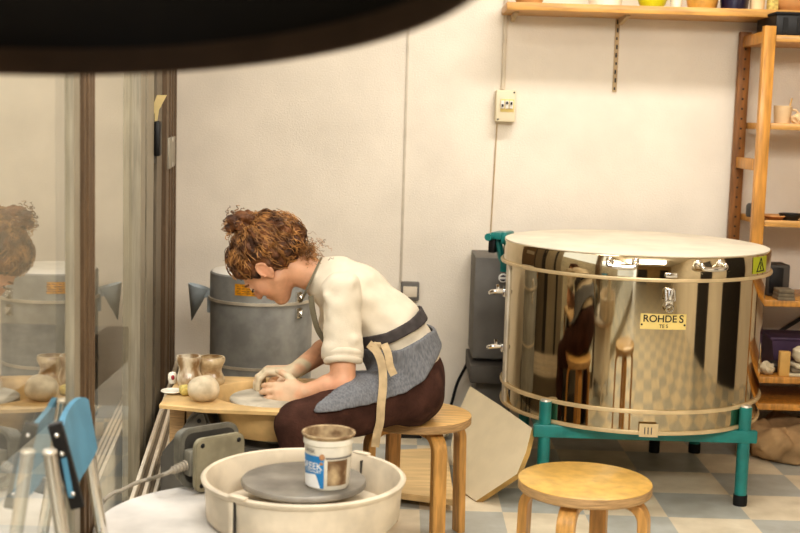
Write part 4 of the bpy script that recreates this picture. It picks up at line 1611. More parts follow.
bm = B()
add_lathe(bm, [(0, TZ), (TR0 - .004, TZ), (TR0, TZ + .006), (tr(TZ + TH * .80), TZ + TH * .80), (tr(TZ + TH * .81) + .003, TZ + TH * .81), (tr(TZ + TH * .83) + .003, TZ + TH * .83), (tr(TZ + TH) + .001, TZ + TH - .012)], (bx, by, 0), 56)
body = obj('body', bm, M['tub'], t)
bm = B()
add_lathe(bm, [(tr(TZ + TH) - .001, TZ + TH - .014), (TR1, TZ + TH - .008), (TR1 + .002, TZ + TH - .003), (TR1, TZ + TH), (TR1 - .005, TZ + TH - .002), (tr(TZ + TH * .8) - .003, TZ + TH * .8), (tr(TZ + .02) - .003, TZ + .03), (0, TZ + .03)], (bx, by, 0), 56)
obj('rim', bm, M['tub_dirt'], t)


def tubpt(ang, z, off=.0008):
    r = tr(z) + off
    return Vector((bx + r * math.cos(ang), by + r * math.sin(ang), z))


def tub_patch(a0, a1, z0f, z1f, off=.0008, n=14, ztop=None):
    bm = B()
    vs = []
    for i in range(n + 1):
        a = a0 + (a1 - a0) * i / n
        zz1 = TZ + TH * (z1f if ztop is None else ztop(i / n))
        zz0 = TZ + TH * (z0f if not callable(z0f) else z0f(i / n))
        vs.append((bm.verts.new(tubpt(a, zz0, off)), bm.verts.new(tubpt(a, zz1, off))))
    for i in range(n):
        bm.faces.new((vs[i][0], vs[i + 1][0], vs[i + 1][1], vs[i][1]))
    return bm


ca = -PI / 2
lab = obj('blue_label', tub_patch(ca - 1.35, ca - .12, .045, .63), M['bluelab'], body, False)
obj('white_panel', tub_patch(ca - 1.35, ca - .30, .045, .30, .0014, ztop=lambda u: .30 - .22 * max(0, (u - .82) / .18) if u > .82 else .26 + .05 * u), M['white_ink'], lab, False)
obj('lettering', text_bm('GREEK', .0235, lambda x, y: tubpt(ca - .80 + x / .058, TZ + TH * .44 + y, .0018)), M['white_ink'], lab, False)
obj('small_lettering', text_bm('YOGHURT', .0105, lambda x, y: tubpt(ca - .66 + x / .058, TZ + TH * .345 + y, .0018)), M['white_ink'], lab, False)
obj('top_lettering', text_bm('GREEK', .013, lambda x, y: tubpt(ca - .85 + x / .06, TZ + TH * .71 + y, .0012)), M['cabinet'], body, False)
bm = B()
for k, (da, zf, rr) in enumerate(((-.20, .62, .0075), (-.22, .50, .0055))):
    for q in range(1):
        add_ball(bm, tubpt(ca + da, TZ + TH * zf, .0003), (rr, .0016, rr * (1.1 if k == 0 else .8)), 3)
obj('medal_print', bm, M['clay_dark'], body)
obj('clay_smear', tub_patch(ca + .04, ca + 1.0, .10, .56, .0010), M['tub_dirt'], body, False)
bm = tub_patch(ca - .05, ca + 1.45, .585, .615, .0012)
obj('grey_stripe', bm, M['cabinet'], body, False)

# pedal lying on the table
t = thing('foot_pedal', 'grey cast foot pedal lying on the white table beside the splash pan', 'pedal', (W(205, 495, Z=.46).x, 3.27, .46))


def rrect(w, h, r, n=6):
    pts = []
    for cx_, cz_, a0 in ((w / 2 - r, h / 2 - r, 0), (-w / 2 + r, h / 2 - r, PI / 2), (-w / 2 + r, -h / 2 + r, PI), (w / 2 - r, -h / 2 + r, 1.5 * PI)):
        for i in range(n + 1):
            a = a0 + PI / 2 * i / n
            pts.append((cx_ + r * math.cos(a), cz_ + r * math.sin(a)))
    return pts


def slab(bm, c, w, h, r, th, yaw, tilt, mi=0, bevel=.003):
    Rm = Matrix.Rotation(yaw, 3, 'Z') @ Matrix.Rotation(tilt, 3, 'X')
    pts = [Vector(c) + Rm @ Vector((x, 0, z)) for x, z in rrect(w, h, r)]
    add_prism(bm, pts, Rm @ Vector((0, th, 0)), mi, bevel)


PYAW = math.radians(41)
pc1 = Vector((-.458, 3.215, .4615 + .0725))
pn = Vector((-math.sin(PYAW), math.cos(PYAW), 0))       # from the front plate towards the rear casing
px_ = Vector((math.cos(PYAW), math.sin(PYAW), 0))
bm = B()
slab(bm, pc1 + pn * .050 + Vector((0, 0, .010)), .185, .160, .035, .014, PYAW, -.03)
slab(bm, pc1 + pn * .058 + Vector((0, 0, .010)), .165, .140, .028, .045, PYAW, -.03)
obj('rear_casing', bm, M['pedal'], t)
bm = B()
slab(bm, pc1 + pn * .0492 + Vector((0, 0, .010)), .158, .134, .026, .002, PYAW, -.03, bevel=0)
obj('dark_inset', bm, M['body_dark'], t)
bm = B()
slab(bm, pc1, .152, .144, .022, .018, PYAW, 0)
pp = obj('front_plate', bm, M['pedal_olive'], t)
for sx, sz in ((-.056, .054), (-.058, -.053), (.056, .054), (.058, -.053)):
    bm = B()
    add_ball(bm, pc1 + px_ * sx + Vector((0, 0, sz)) - pn * .001, (.0065, .003, .0065), 2, rot=Matrix.Rotation(PYAW, 3, 'Z'))
    obj('screw', bm, M['black'], pp)
gp = pc1 + pn * .034 - px_ * .066 + Vector((0, 0, .004))
bm = B()
add_box(bm, gp, (.036, .034, .070), .007, Matrix.Rotation(PYAW, 3, 'Z'))
obj('terminal_block', bm, M['pedal'], t)
bm = B()
gd = (-px_ + Vector((0, 0, -.22))).normalized()
add_tube(bm, [gp, gp + gd * .065], .012, 12, r2=.008)
for k in range(5):
    add_torus(bm, gp + gd * (.022 + .009 * k), .0115 - .0007 * k, .003, 14, 6, rot=gd.to_track_quat('Z', 'Y').to_matrix())
obj('cable_gland', bm, M['cable_grey'], t)
e0 = gp + gd * .06
pts = [e0, e0 + gd * .03, W(150, 479, Z=.472), W(136, 483, Z=.467), W(122, 490, Z=.467), W(112, 494, Z=.462), W(101, 505, Z=.44), W(95, 530, Z=.30), W(90, 560, Z=.02)]
bm = B()
add_tube(bm, smooth_path(pts, 6), .0055, 8)
obj('cable', bm, M['cable_grey'], t)

# ------------------------------------------------------------------ blue chair against the glass
t = thing('blue_chair', 'blue backed tubular steel chair standing against the glass door', 'chair', (gpt(2.4, .25).x, 2.4, 0))
ya, yb = 2.20, 2.66


def cpt(y, off, z):
    return gpt(y, off, z)


top_c = W(83, 394, Y=2.56).z
bm = B()
tb2 = bmesh.new()
nu, nv = 16, 12
grid = []
z_hi, z_lo = W(76, 397, Y=2.65).z, W(73, 495, Y=2.45).z
for side in (0, 1):
    gg = []
    for i in range(nu + 1):
        u = i / nu
        y = 2.36 + (2.72 - 2.36) * u
        bow = .014 * (4 * (u - .5) ** 2)
        rnd = 1 - .28 * abs(2 * u - 1) ** 4
        row = []
        for j in range(nv + 1):
            v = j / nv
            zc_ = (z_hi + z_lo) / 2 + (z_hi - z_lo) / 2 * (2 * v - 1) * rnd
            lean = .02 * (1 - v)
            row.append(tb2.verts.new(cpt(y, .014 + bow + lean + .011 * side, zc_)))
        gg.append(row)
    grid.append(gg)
for side in (0, 1):
    for i in range(nu):
        for j in range(nv):
            g = grid[side]
            tb2.faces.new((g[i][j], g[i + 1][j], g[i + 1][j + 1], g[i][j + 1]))
for i in range(nu):
    for j in (0, nv):
        tb2.faces.new((grid[0][i][j], grid[0][i + 1][j], grid[1][i + 1][j], grid[1][i][j]))
for j in range(nv):
    for i in (0, nu):
        tb2.faces.new((grid[0][i][j], grid[0][i][j + 1], grid[1][i][j + 1], grid[1][i][j]))
merge(bm, tb2)
obj('backrest', bm, M['blueseat'], t)
for y in (2.315, 2.745):
    bm = B()
    zt_c = W(48, 452, Y=2.315).z
    pts = [cpt(y, .02, zt_c), cpt(y, .048, zt_c - .2), cpt(y, .075, .44), cpt(y, .085, 0)]
    add_tube(bm, pts, .0135, 14)
    lg = obj('rear_leg', bm, M['chrome'], t)
    bm = B()
    add_lathe(bm, [(.0135, -.004), (.0145, 0), (.012, .004), (0, .005)], cpt(y, .02, zt_c), 16)
    obj('end_cap', bm, M['zinc_light'], lg)
    bm = B()
    ys = y + (-.035 if y > 2.5 else .035)
    add_tube(bm, [cpt(ys, .062, .50), cpt(ys, .092, .3), cpt(ys, .06, 0)], .011, 14)
    obj('front_leg', bm, M['chrome'], t)
    bm = B()
    add_tube(bm, [cpt(ys, .075, .44), cpt(y, .075, .44)], .009, 12)
    obj('side_rail', bm, M['chrome'], t)
bm = B()
za, zb2 = W(55, 434, Y=2.365).z, W(75, 508, Y=2.375).z
add_tube(bm, [cpt(2.365, .022, za + .02), cpt(2.375, .064, zb2)], .012, flat=(.026, .018), updir=tuple(GDIR))
br = obj('back_bracket', bm, M['black'], t, False)
for f in (.12, .34, .82):
    bm = B()
    q = cpt(2.365, .022, za + .02).lerp(cpt(2.375, .064, zb2), f) - GDIR * .011
    add_ball(bm, q, .0055, 2)
    obj('bolt', bm, M['chrome'], br)
bm = B()
add_prism(bm, [cpt(2.37, .088, .16), cpt(2.69, .088, .16), cpt(2.69, .066, .49), cpt(2.37, .066, .49)], GN * .012, bevel=.004)
obj('seat', bm, M['blueseat'], t)

# ------------------------------------------------------------------ pendant lamp close to the camera
LC = Vector((-.324, 1.037, 1.555))
LR = .397
LT = Matrix.Rotation(-.157, 4, 'X') @ Matrix.Rotation(-.06, 4, 'Y')


def lamp_part(name, build, m, parent):
    bm = B()
    build(bm)
    bmesh.ops.transform(bm, matrix=Matrix.Translation(LC) @ LT, verts=bm.verts)
    return obj(name, bm, m, parent)


t = thing('pendant_lamp', 'large black pendant lamp shade hanging close at upper left', 'lamp', LC)
lamp_part('lamp_shade', lambda bm: (add_lathe(bm, [(LR, .0), (LR - .004, .05), (LR * .86, .115), (LR * .6, .17), (LR * .3, .205), (.05, .22), (.045, .27), (0, .275)], n=96),
                                    add_lathe(bm, [(LR - .004, .0), (LR - .006, .026)], n=96, mi=1),
                                    add_lathe(bm, [(LR - .006, .026), (LR - .010, .048), (LR * .85, .108), (LR * .6, .162), (LR * .3, .197), (0, .21)], n=96)), [M['shade'], M['lit_lip']], t)
lamp_part('rim', lambda bm: add_torus(bm, (0, 0, 0), LR, .0035, 96, 10), M['lit_lip'], t)
lamp_part('bulb_holder', lambda bm: add_lathe(bm, [(.022, .21), (.024, .15), (0, .15)], n=20), M['black'], t)
ctop = LC + LT.to_3x3() @ Vector((0, 0, .27))
bm = B()
add_tube(bm, [ctop, Vector((ctop.x, ctop.y, HC))], .004, 8)
obj('cord', bm, M['blackrub'], t)
bm = B()
add_lathe(bm, [(.05, HC), (.05, HC - .02), (.01, HC - .05), (0, HC - .05)], (ctop.x, ctop.y, 0), 24)
obj('ceiling_rose', bm, M['shade'], t)

# ================================================================== THE POTTER
exec_person = True
YB = 4.12                                  # body mid plane


def J(px, py, Y):
    return W(px, py, Y=Y)


hipN, hipF = J(406, 393, 4.02), J(404, 393, 4.24)
kneeN, kneeF = J(298, 424, 3.76), J(308, 412, 4.42)
ankN = Vector((kneeN.x + .04, 3.76, .09))
ankF = Vector((kneeF.x + .04, 4.42, .09))
pelv, mid, chest, nbase = J(408, 384, YB), J(388, 326, YB), J(353, 297, YB), J(325, 280, YB)
shN, shF = J(342, 291, 3.94), J(336, 287, 4.29)
elN, elF = J(343, 384, 3.87), J(338, 341, 4.33)
wrN, wrF = J(303, 393, 3.90), J(294, 371.5, 4.07)
HC_ = J(268, 265, 4.09)
Fv = Vector((-.52, .20, -.83)).normalized()
U = Vector((-.84, 0, .5))
U = (U - Fv * U.dot(Fv)).normalized()
Sv = U.cross(Fv).normalized()
Sv = Sv if Sv.y > 0 else -Sv


def hp3(f, s, u):
    return HC_ + Fv * f + Sv * s + U * u


fld = Field((-.66, 3.62, -.01), (.24, 4.58, 1.10), .004)
# trunk and legs (kept inside the clothes)
fld.cap(pelv, mid, .085, .075, .03, sy=1.5, yc=YB)
fld.cap(mid, chest, .075, .085, .03, sy=1.5, yc=YB)
fld.cap(chest, nbase, .085, .045, .03, sy=1.25, yc=YB)
for h_, k_, a_, sg in ((hipN, kneeN, ankN, -1), (hipF, kneeF, ankF, 1)):
    fld.chain([h_, k_, a_], [.072, .048, .032], .02)
    fld.chain([a_ + Vector((.02, 0, -.05)), a_ + Vector((-.10, 0, -.055)), a_ + Vector((-.17, 0, -.065))], [.03, .028, .02], .02)
# arms
for s_, e_, w_ in ((shN, elN, wrN), (shF, elF, wrF)):
    fld.chain([s_, s_.lerp(e_, .5), e_], [.048, .045, .039], .02)
    md = e_.lerp(w_, .35)
    fld.chain([e_, md, w_], [.038, .0385, .0265], .015)
# neck
fld.cap(nbase, hp3(-.03, 0, -.03), .056, .052, .03)
# head
AX = (Fv, Sv, U)
fld.ell(hp3(-.006, 0, .036), (.094, .074, .084), AX, .02)
fld.ell(hp3(.036, 0, -.032), (.056, .058, .075), AX, .025)
fld.cap(hp3(.0, -.048, -.05), hp3(.064, -.012, -.098), .024, .018, .03)
fld.cap(hp3(.0, .048, -.05), hp3(.064, .012, -.098), .024, .018, .03)
fld.ell(hp3(.074, 0, -.096), (.018, .020, .016), AX, .015)
fld.cap(hp3(.085, -.028, .018), hp3(.085, .028, .018), .012, .012, .012)
fld.chain([hp3(.089, 0, .006), hp3(.102, 0, -.018), hp3(.110, 0, -.034)], [.008, .009, .010], .008)
fld.ell(hp3(.098, -.010, -.037), (.008, .007, .006), AX, .006)
fld.ell(hp3(.098, .010, -.037), (.008, .007, .006), AX, .006)
fld.cap(hp3(.086, -.018, -.060), hp3(.092, 0, -.058), .005, .007, .006)
fld.cap(hp3(.086, .018, -.060), hp3(.092, 0, -.058), .005, .007, .006)
fld.cap(hp3(.084, -.014, -.069), hp3(.089, 0, -.070), .006, .008, .005)
fld.cap(hp3(.084, .014, -.069), hp3(.089, 0, -.070), .006, .008, .005)
for sg in (-1, 1):
    fld.ell(hp3(.060, sg * .036, -.028), (.026, .026, .026), AX, .015)          # cheeks
    fld.ell(hp3(.098, sg * .031, -.002), (.016, .016, .011), AX, .008, op='sub')   # sockets
    fld.ell(hp3(.078, sg * .031, -.002), (.0145, .0155, .012), AX, .004)         # lids
    e0 = hp3(-.010, sg * .079, -.006)
    fld.ell(e0, (.021, .008, .032), AX, .004)
    pts = [e0 + Fv * (.019 * math.cos(q)) + U * (.004 + .030 * math.sin(q)) + Sv * sg * (.006) for q in [x * PI / 8 for x in range(-3, 10)]]
    for A_, B_ in zip(pts, pts[1:]):
        A2 = e0 - (A_ - e0).dot(Fv) * Fv + (A_ - e0).dot(U) * U + Sv * sg * .006
        B2 = e0 - (B_ - e0).dot(Fv) * Fv + (B_ - e0).dot(U) * U + Sv * sg * .006
        fld.cap(A2, B2, .0045, .0045, .003)
    fld.ell(e0 - U * .026 + Fv * .004 + Sv * sg * .003, (.008, .005, .008), AX, .004)


# hands
def hand(fld, wrist, d, n, s, curls, spread, tdir, tcurl, flen=(.070, .078, .073, .058), scale=1.0):
    """d: wrist to knuckles, n: palm side, s: towards the index finger"""
    d = d.normalized()
    n = (n - d * n.dot(d)).normalized()
    s = (s - d * s.dot(d) - n * s.dot(n)).normalized()
    kn = []
    for i, (o, l) in enumerate(((.031, .088), (.011, .092), (-.010, .087), (-.029, .078))):
        k = wrist + d * l * scale + s * o * scale - n * (.004 if i in (1, 2) else 0)
        kn.append(k)
        fld.cap(wrist + s * o * .55 + d * .01, k, .0165, .0125, .012)
    fld.ell(wrist + d * .045 + n * .008, (.040, .034, .017), (d, s, n), .014)
    tips = []
    for i, k in enumerate(kn):
        dd = (d + s * spread[i]).normalized()
        p = k
        rr = (.0105, .0105, .010, .009)[i]
        L_ = flen[i] * scale
        cu = curls[i]
        for j, (fr, c) in enumerate(((.45, cu[0]), (.31, cu[1]), (.24, cu[2]))):
            axis = s
            nd = dd * math.cos(c) + n * math.sin(c)
            nn_ = n * math.cos(c) - dd * math.sin(c)
            dd, n2 = nd.normalized(), nn_
            q = p + dd * L_ * fr
            fld.cap(p, q, rr, rr * .92, .004)
            p, rr = q, rr * .92
            n_save = n
            n = n2.normalized()
        n = (n_base := None) or n
        tips.append(p)
        n = NB[0] if NB else n
    # thumb
    b0 = wrist + d * .022 * scale + s * .024 * scale + n * .006
    t1 = b0 + tdir.normalized() * .042 * scale
    fld.cap(b0, t1, .0165, .0130, .012)
    t2d = (tdir.normalized() + tcurl).normalized()
    t2 = t1 + t2d * .034 * scale
    t3d = (t2d + tcurl * .6).normalized()
    t3 = t2 + t3d * .026 * scale
    fld.cap(t1, t2, .0122, .0110, .005)
    fld.cap(t2, t3, .0110, .0090, .004)
    return tips


NB = []
# far (right) hand arching over the clay from above, thumb towards the viewer
d_ = Vector((-.95, -.10, .02))
NB[:] = [Vector((.02, 0, -1))]
nF = (Vector((0, 0, -1)) - d_.normalized() * Vector((0, 0, -1)).dot(d_.normalized())).normalized()
NB[:] = [nF]
hand(fld, wrF, d_, nF, Vector((0, -1, 0)), ((.75, .55, .3), (.70, .60, .3), (.75, .60, .3), (.8, .6, .3)), (.10, .03, -.04, -.12), Vector((-.45, -.75, -.45)), Vector((-.1, .15, -.75)))
# near (left) hand cupping the clay from the viewer's side, thumb on top
d_ = Vector((-.96, .16, -.12)).normalized()
nN = (Vector((.1, 1, -.25)) - d_ * Vector((.1, 1, -.25)).dot(d_)).normalized()
NB[:] = [nN]
hand(fld, wrN, d_, nN, Vector((0, .2, 1)), ((.18, .45, .3), (.22, .45, .3), (.25, .5, .3), (.3, .5, .35)), (.05, .02, -.02, -.05), Vector((-.62, .35, .60)), Vector((-.4, .55, -.25)), scale=.95)

me, P = fld.mesh('person')
skin = np.array(srgb(224, 170, 134))
claycol = np.array(srgb(214, 196, 164))
cc = np.array([cl.x - .01, cl.y, .59])
dist = np.sqrt(((P - cc) ** 2 * np.array([1, .7, 1])).sum(1))
nzv = np.array([mnoise.noise(Vector(p) * 28) for p in P[:, :]]) if len(P) < 250000 else 0
wgt = np.clip((.150 + .04 * nzv - dist) / .03, 0, 1) * np.clip(.85 + .9 * nzv, .4, 1)
wgt = wgt * np.where((P[:, 1] < 3.975) & (P[:, 2] < .615), .5, 1.0)
wgt = wgt * np.clip((-.275 - P[:, 0] + .03 * nzv) / .03, 0, 1)
red = np.array(srgb(206, 132, 104))
col = skin[None] * (1 - wgt[:, None]) + claycol[None] * wgt[:, None]
# lips and warmer cheeks, ears, elbows
for c_, r_, k_ in ((hp3(.09, 0, -.064), .016, .75), (hp3(.07, -.05, -.03), .03, .35), (hp3(-.01, -.08, -.006), .03, .45), (elN + Vector((0, -.02, -.02)), .05, .5), (hp3(.11, 0, -.034), .02, .35)):
    w_ = np.exp(-((P - np.array(c_)) ** 2).sum(1) / r_ ** 2) * k_
    col = col * (1 - w_[:, None]) + red[None] * w_[:, None]
at = me.color_attributes.new('Col', 'FLOAT_COLOR', 'POINT')
at.data.foreach_set('color', np.concatenate([col, np.ones((len(P), 1))], 1).astype(np.float32).ravel())
person = finish('person', me, M['skin'], None, ang=180)
tag(person, 'seated potter in cream sweater, brown trousers and grey apron bending over a wheel', 'person')

# eyes, brows
for sg in (-1, 1):
    bm = B()
    add_ball(bm, hp3(.083, sg * .031, -.002), .0118, 3)
    ey = obj('eye', bm, M['eye'], person)
    bm = B()
    add_ball(bm, hp3(.0925, sg * .031, -.006), .0048, 2)
    obj('pupil', bm, M['lash'], ey)
    bm = B()
    add_tube(bm, smooth_path([hp3(.082, sg * .047, -.004), hp3(.094, sg * .040, -.006), hp3(.0965, sg * .030, -.007), hp3(.093, sg * .021, -.006)], 4), .0024, 6)
    obj('eyelashes', bm, M['lash'], person)
    bm = B()
    add_tube(bm, smooth_path([hp3(.077, sg * .052, .016), hp3(.092, sg * .040, .022), hp3(.097, sg * .022, .018)], 4), .0040, 6, r2=.003)
    obj('eyebrow', bm, M['hair'], person)

# sweater
fld = Field((-.42, 3.76, .46), (.24, 4.46, 1.06), .0045)
waist = J(402, 350, YB)
fld.cap(J(410, 372, YB), waist, .108, .110, .03, sy=1.42, yc=YB)
fld.cap(waist, mid, .110, .110, .03, sy=1.38, yc=YB)
fld.cap(mid, chest, .108, .112, .03, sy=1.38, yc=YB)
fld.cap(chest, J(336, 284, YB), .112, .088, .03, sy=1.3, yc=YB)
fld.cap(J(336, 284, YB), J(318, 277, YB), .088, .066, .02, sy=1.12, yc=YB)
for s_, e_, cutf in ((shN, elN, .70), (shF, elF, .66)):
    fld.chain([s_, s_.lerp(e_, .45), s_.lerp(e_, .78)], [.064, .058, .053], .016)
    cu = s_.lerp(e_, .66)
    ax = (e_ - s_).normalized()
    fld.cap(s_.lerp(e_, .60), s_.lerp(e_, .70), .057, .058, .003)
    for q, rr in ((.565, .060), (.63, .066), (.69, .065)):
        fld.cap(s_.lerp(e_, q) - Vector((.012, 0, .004)), s_.lerp(e_, q) + Vector((.012, 0, -.006 if q > .6 else .012)), rr - .010, rr - .010, .004)
    # soft creases down the sleeve
    sg = -1 if s_.y < YB else 1
    for o0, o1, q0, q1 in ((-.045, .02, .05, .38), (-.03, .035, .25, .5), (.03, -.03, -.1, .2)):
        fld.cap(s_.lerp(e_, q0) + Vector((o0, sg * .044, 0)), s_.lerp(e_, q1) + Vector((o1, sg * .043, 0)), .015, .012, .016)
fld.ripple(.0028, 38, 0, ((1, .3, 1.1, 0), (-.6, .5, 1.4, 1.0), (1.6, -.3, -.5, .5)))
# fold creases running from the shoulder
fld.ripple(.0022, 70, 1.0, ((.9, 0, 1.2, 0), (-.4, .3, 1.3, 1.4)))
# cut: neck opening, waist, sleeve ends
nd = (J(300, 268, YB) - J(335, 284, YB)).normalized()
fld.half(J(312.5, 279, YB), nd)
fld.half(J(418, 366, YB), (J(415, 362, YB) - J(398, 322, YB)).normalized())
X, Y, Z = fld.ax[0][:, None, None], fld.ax[1][None, :, None], fld.ax[2][None, None, :]
for s_, e_, cf in ((shN, elN, .735), (shF, elF, .72)):
    ax = (e_ - s_).normalized()
    c_ = s_.lerp(e_, cf)
    pd = (X - c_.x) * ax.x + (Y - c_.y) * ax.y + (Z - c_.z) * ax.z
    rd = np.sqrt((X - c_.x) ** 2 + (Y - c_.y) ** 2 + (Z - c_.z) ** 2)
    near = rd < .085
    fld.D = np.where(near & (pd > -.02), np.maximum(fld.D, pd), fld.D)
me, _ = fld.mesh('sweater')
finish('sweater', me, M['sweater'], person, ang=180)['label'] = 'cream knit sweater with rolled sleeves'

for s_, e_, q in ((shN, elN, .70), (shF, elF, .69)):
    ax = (e_ - s_).normalized()
    bm = B()
    t_ = bmesh.new()
    prof = [(.046, .024), (.058, .023), (.0625, .014), (.062, .006), (.0585, .002), (.063, -.004), (.0645, -.012), (.062, -.020), (.054, -.024)]
    rings = [[t_.verts.new(((r + .0016 * math.sin(3 * a + 40 * h)) * math.cos(a), (r + .0016 * math.sin(3 * a + 40 * h)) * math.sin(a), h + .0035 * math.sin(2 * a + 1))) for a in [2 * PI * i / 40 for i in range(40)]] for r, h in prof]
    for A_, B_ in zip(rings, rings[1:]):
        for i in range(40):
            j = (i + 1) % 40
            t_.faces.new((A_[i], A_[j], B_[j], B_[i]))
    bmesh.ops.transform(t_, matrix=Matrix.Translation(s_.lerp(e_, q)) @ ax.to_track_quat('Z', 'Y').to_matrix().to_4x4(), verts=t_.verts)
    merge(bm, t_)
    obj('rolled_cuff', bm, M['sweater'], bpy.data.objects['sweater'], ang=180)

# trousers


def trouser_field(off=0.0, h=.0055, lo=(-.46, 3.62, .02), hi=(.26, 4.58, .82)):
    f = Field(lo, hi, h)
    f.cap(pelv + Vector((.015, 0, .02)), pelv + Vector((.012, 0, -.02)), .112 + off, .112 + off, .03, sy=1.55, yc=YB)
    f.cap(waist, pelv, .094 + off, .11 + off, .03, sy=1.52, yc=YB)
    for h_, k_, a_ in ((hipN, kneeN, ankN), (hipF, kneeF, ankF)):
        f.chain([h_, h_.lerp(k_, .5), k_], [.098 + off, .086 + off, .067 + off], .04)
        f.chain([k_, k_.lerp(a_, .4), a_], [.066 + off, .064 + off, .056 + off], .02)
    return f


fld = trouser_field()
fld.ripple(.003, 34, .4, ((1, .5, 1, 0), (-1, .6, .8, 1.2), (.4, -1, .9, 2)))
fld.half((0, 0, .065), (0, 0, -1))
# flat where it meets the seat
fld.D = np.where(np.broadcast_to((fld.ax[0][:, None, None] > -.12), fld.D.shape), np.maximum(fld.D, .4475 - fld.ax[2][None, None, :]), fld.D)
wn = (J(400, 300, YB) - J(412, 356, YB)).normalized()
fld.half(J(412, 352, YB), wn)
me, _ = fld.mesh('trousers')
finish('trousers', me, M['trouser'], person, ang=180)['label'] = 'dark brown trousers'
# shoes
for a_ in (ankN, ankF):
    fld = Field((a_.x - .26, a_.y - .08, -.005), (a_.x + .1, a_.y + .08, .13), .005)
    fld.chain([a_ + Vector((.02, 0, -.035)), a_ + Vector((-.10, 0, -.05)), a_ + Vector((-.18, 0, -.058))], [.046, .042, .032], .03)
    fld.cap(a_, a_ + Vector((.01, 0, -.03)), .044, .046, .02)
    fld.half((0, 0, .002), (0, 0, -1))
    fld.half((0, 0, .11), (0, 0, 1))
    me, _ = fld.mesh('shoe')
    finish('shoe', me, M['blackrub'], person, ang=180)


# apron pieces: shells over the clothes, outlined by polygons in the side view
def poly_sdf(poly, X, Z):
    d = None
    inside = None
    n = len(poly)
    d = np.full(np.broadcast(X, Z).shape, 1e9, dtype=np.float32)
    inside = np.zeros(d.shape, dtype=bool)
    for i in range(n):
        ax_, az = poly[i]
        bx_, bz = poly[(i + 1) % n]
        ex, ez = bx_ - ax_, bz - az
        t_ = np.clip(((X - ax_) * ex + (Z - az) * ez) / (ex * ex + ez * ez + 1e-12), 0, 1)
        d = np.minimum(d, (X - ax_ - t_ * ex) ** 2 + (Z - az - t_ * ez) ** 2)
        c = ((az > Z) != (bz > Z)) & (X < (bx_ - ax_) * (Z - az) / ((bz - az) if abs(bz - az) > 1e-9 else 1e-9) + ax_)
        inside ^= c
    d = np.sqrt(d)
    return np.where(inside, -d, d)


def shell(base, off_in, off_out, polypx, Yp, name, m, label=None, ymax=None, rip=0):
    D0 = base.D.copy()
    if rip:
        X, Y, Z = base.ax[0][:, None, None], base.ax[1][None, :, None], base.ax[2][None, None, :]
        D0 = D0 + rip * (np.sin(46 * X + 60 * Z + 8 * Y) + np.sin(-30 * X + 75 * Z + 1.0))
    pts = [(W(x, y, Y=Yp).x, W(x, y, Y=Yp).z) for x, y in polypx]
    X2, Z2 = base.ax[0][:, None], base.ax[2][None, :]
    pd = poly_sdf(pts, X2, Z2)[:, None, :]
    D = np.maximum(np.maximum(D0 - off_out, off_in - D0), pd)
    if ymax is not None:
        D = np.maximum(D, base.ax[1][None, :, None] - ymax)
    f2 = Field(base.lo, [a[-1] for a in base.ax], base.h)
    f2.ax, f2.D = base.ax, D.astype(np.float32)
    me, _ = f2.mesh(name)
    o = finish(name, me, m, person, ang=180)
    if label:
        o['label'] = label
    return o


base = trouser_field(h=.005, lo=(-.42, 3.72, .40), hi=(.26, 4.52, .90))
base.cap(waist, mid, .111, .111, .03, sy=1.38, yc=YB)
base.cap(J(410, 372, YB), waist, .109, .111, .03, sy=1.42, yc=YB)
base.cap(mid, chest, .109, .113, .03, sy=1.38, yc=YB)
shell(base, .003, .014, [(315, 404), (319, 396), (345, 382), (352, 356), (380, 357), (400, 355), (428, 343), (440, 344), (446, 358), (436, 372), (425, 386), (405, 396), (375, 401), (340, 404)], 3.85, 'apron', M['denim'], 'grey striped denim apron skirt', rip=.0012)
shell(base, .002, .012, [(326, 368), (328, 344), (352, 341), (385, 333), (410, 322), (424, 313), (436, 321), (430, 327), (405, 337), (385, 346), (360, 354), (345, 361)], 3.95, 'apron_waistband', M['band'], 'dark grey apron waistband')
# neck strap
bm = B()
pts = []
cN = J(311, 279, YB)
nd2 = nd
e1 = Vector((0, 1, 0))
e2 = nd2.cross(e1).normalized()
for q in range(0, 25):
    a = 2 * PI * q / 24
    pts.append(cN + e1 * (.076 * math.cos(a)) + e2 * (.072 * math.sin(a)) - nd2 * .002)
add_tube(bm, pts, .01, flat=(.018, .006), updir=tuple(nd2), caps=False)
obj('apron_neck_strap', bm, M['necks'], person)
bm = B()
add_tube(bm, smooth_path([J(311, 296, 3.99), J(313, 312, 3.985), J(318, 330, 3.99), J(328, 345, 4.0)], 5), .01, flat=(.02, .005), updir=(-.6, -.8, 0))
obj('apron_bib_strap', bm, M['necks'], person)
# hanging tie
bm = B()
add_tube(bm, smooth_path([J(369, 344, 3.885), J(377, 352, 3.86), J(382, 366, 3.84), J(383, 385, 3.825), J(381, 405, 3.818), J(380, 422, 3.82), J(377, 434, 3.825), J(375, 447, 3.83)], 6), .01, flat=(.026, .004), updir=(.1, -1, 0))
add_tube(bm, smooth_path([J(384, 344, 3.875), J(388, 354, 3.85), J(390, 366, 3.84), J(394, 375, 3.838)], 6), .01, flat=(.024, .004), updir=(.2, -1, 0))
add_ball(bm, J(376, 347, 3.885), (.022, .012, .016), 3, disp=.3, freq=9)
obj('apron_tie', bm, M['strap'], person)['label'] = 'tan cotton apron tie hanging down'

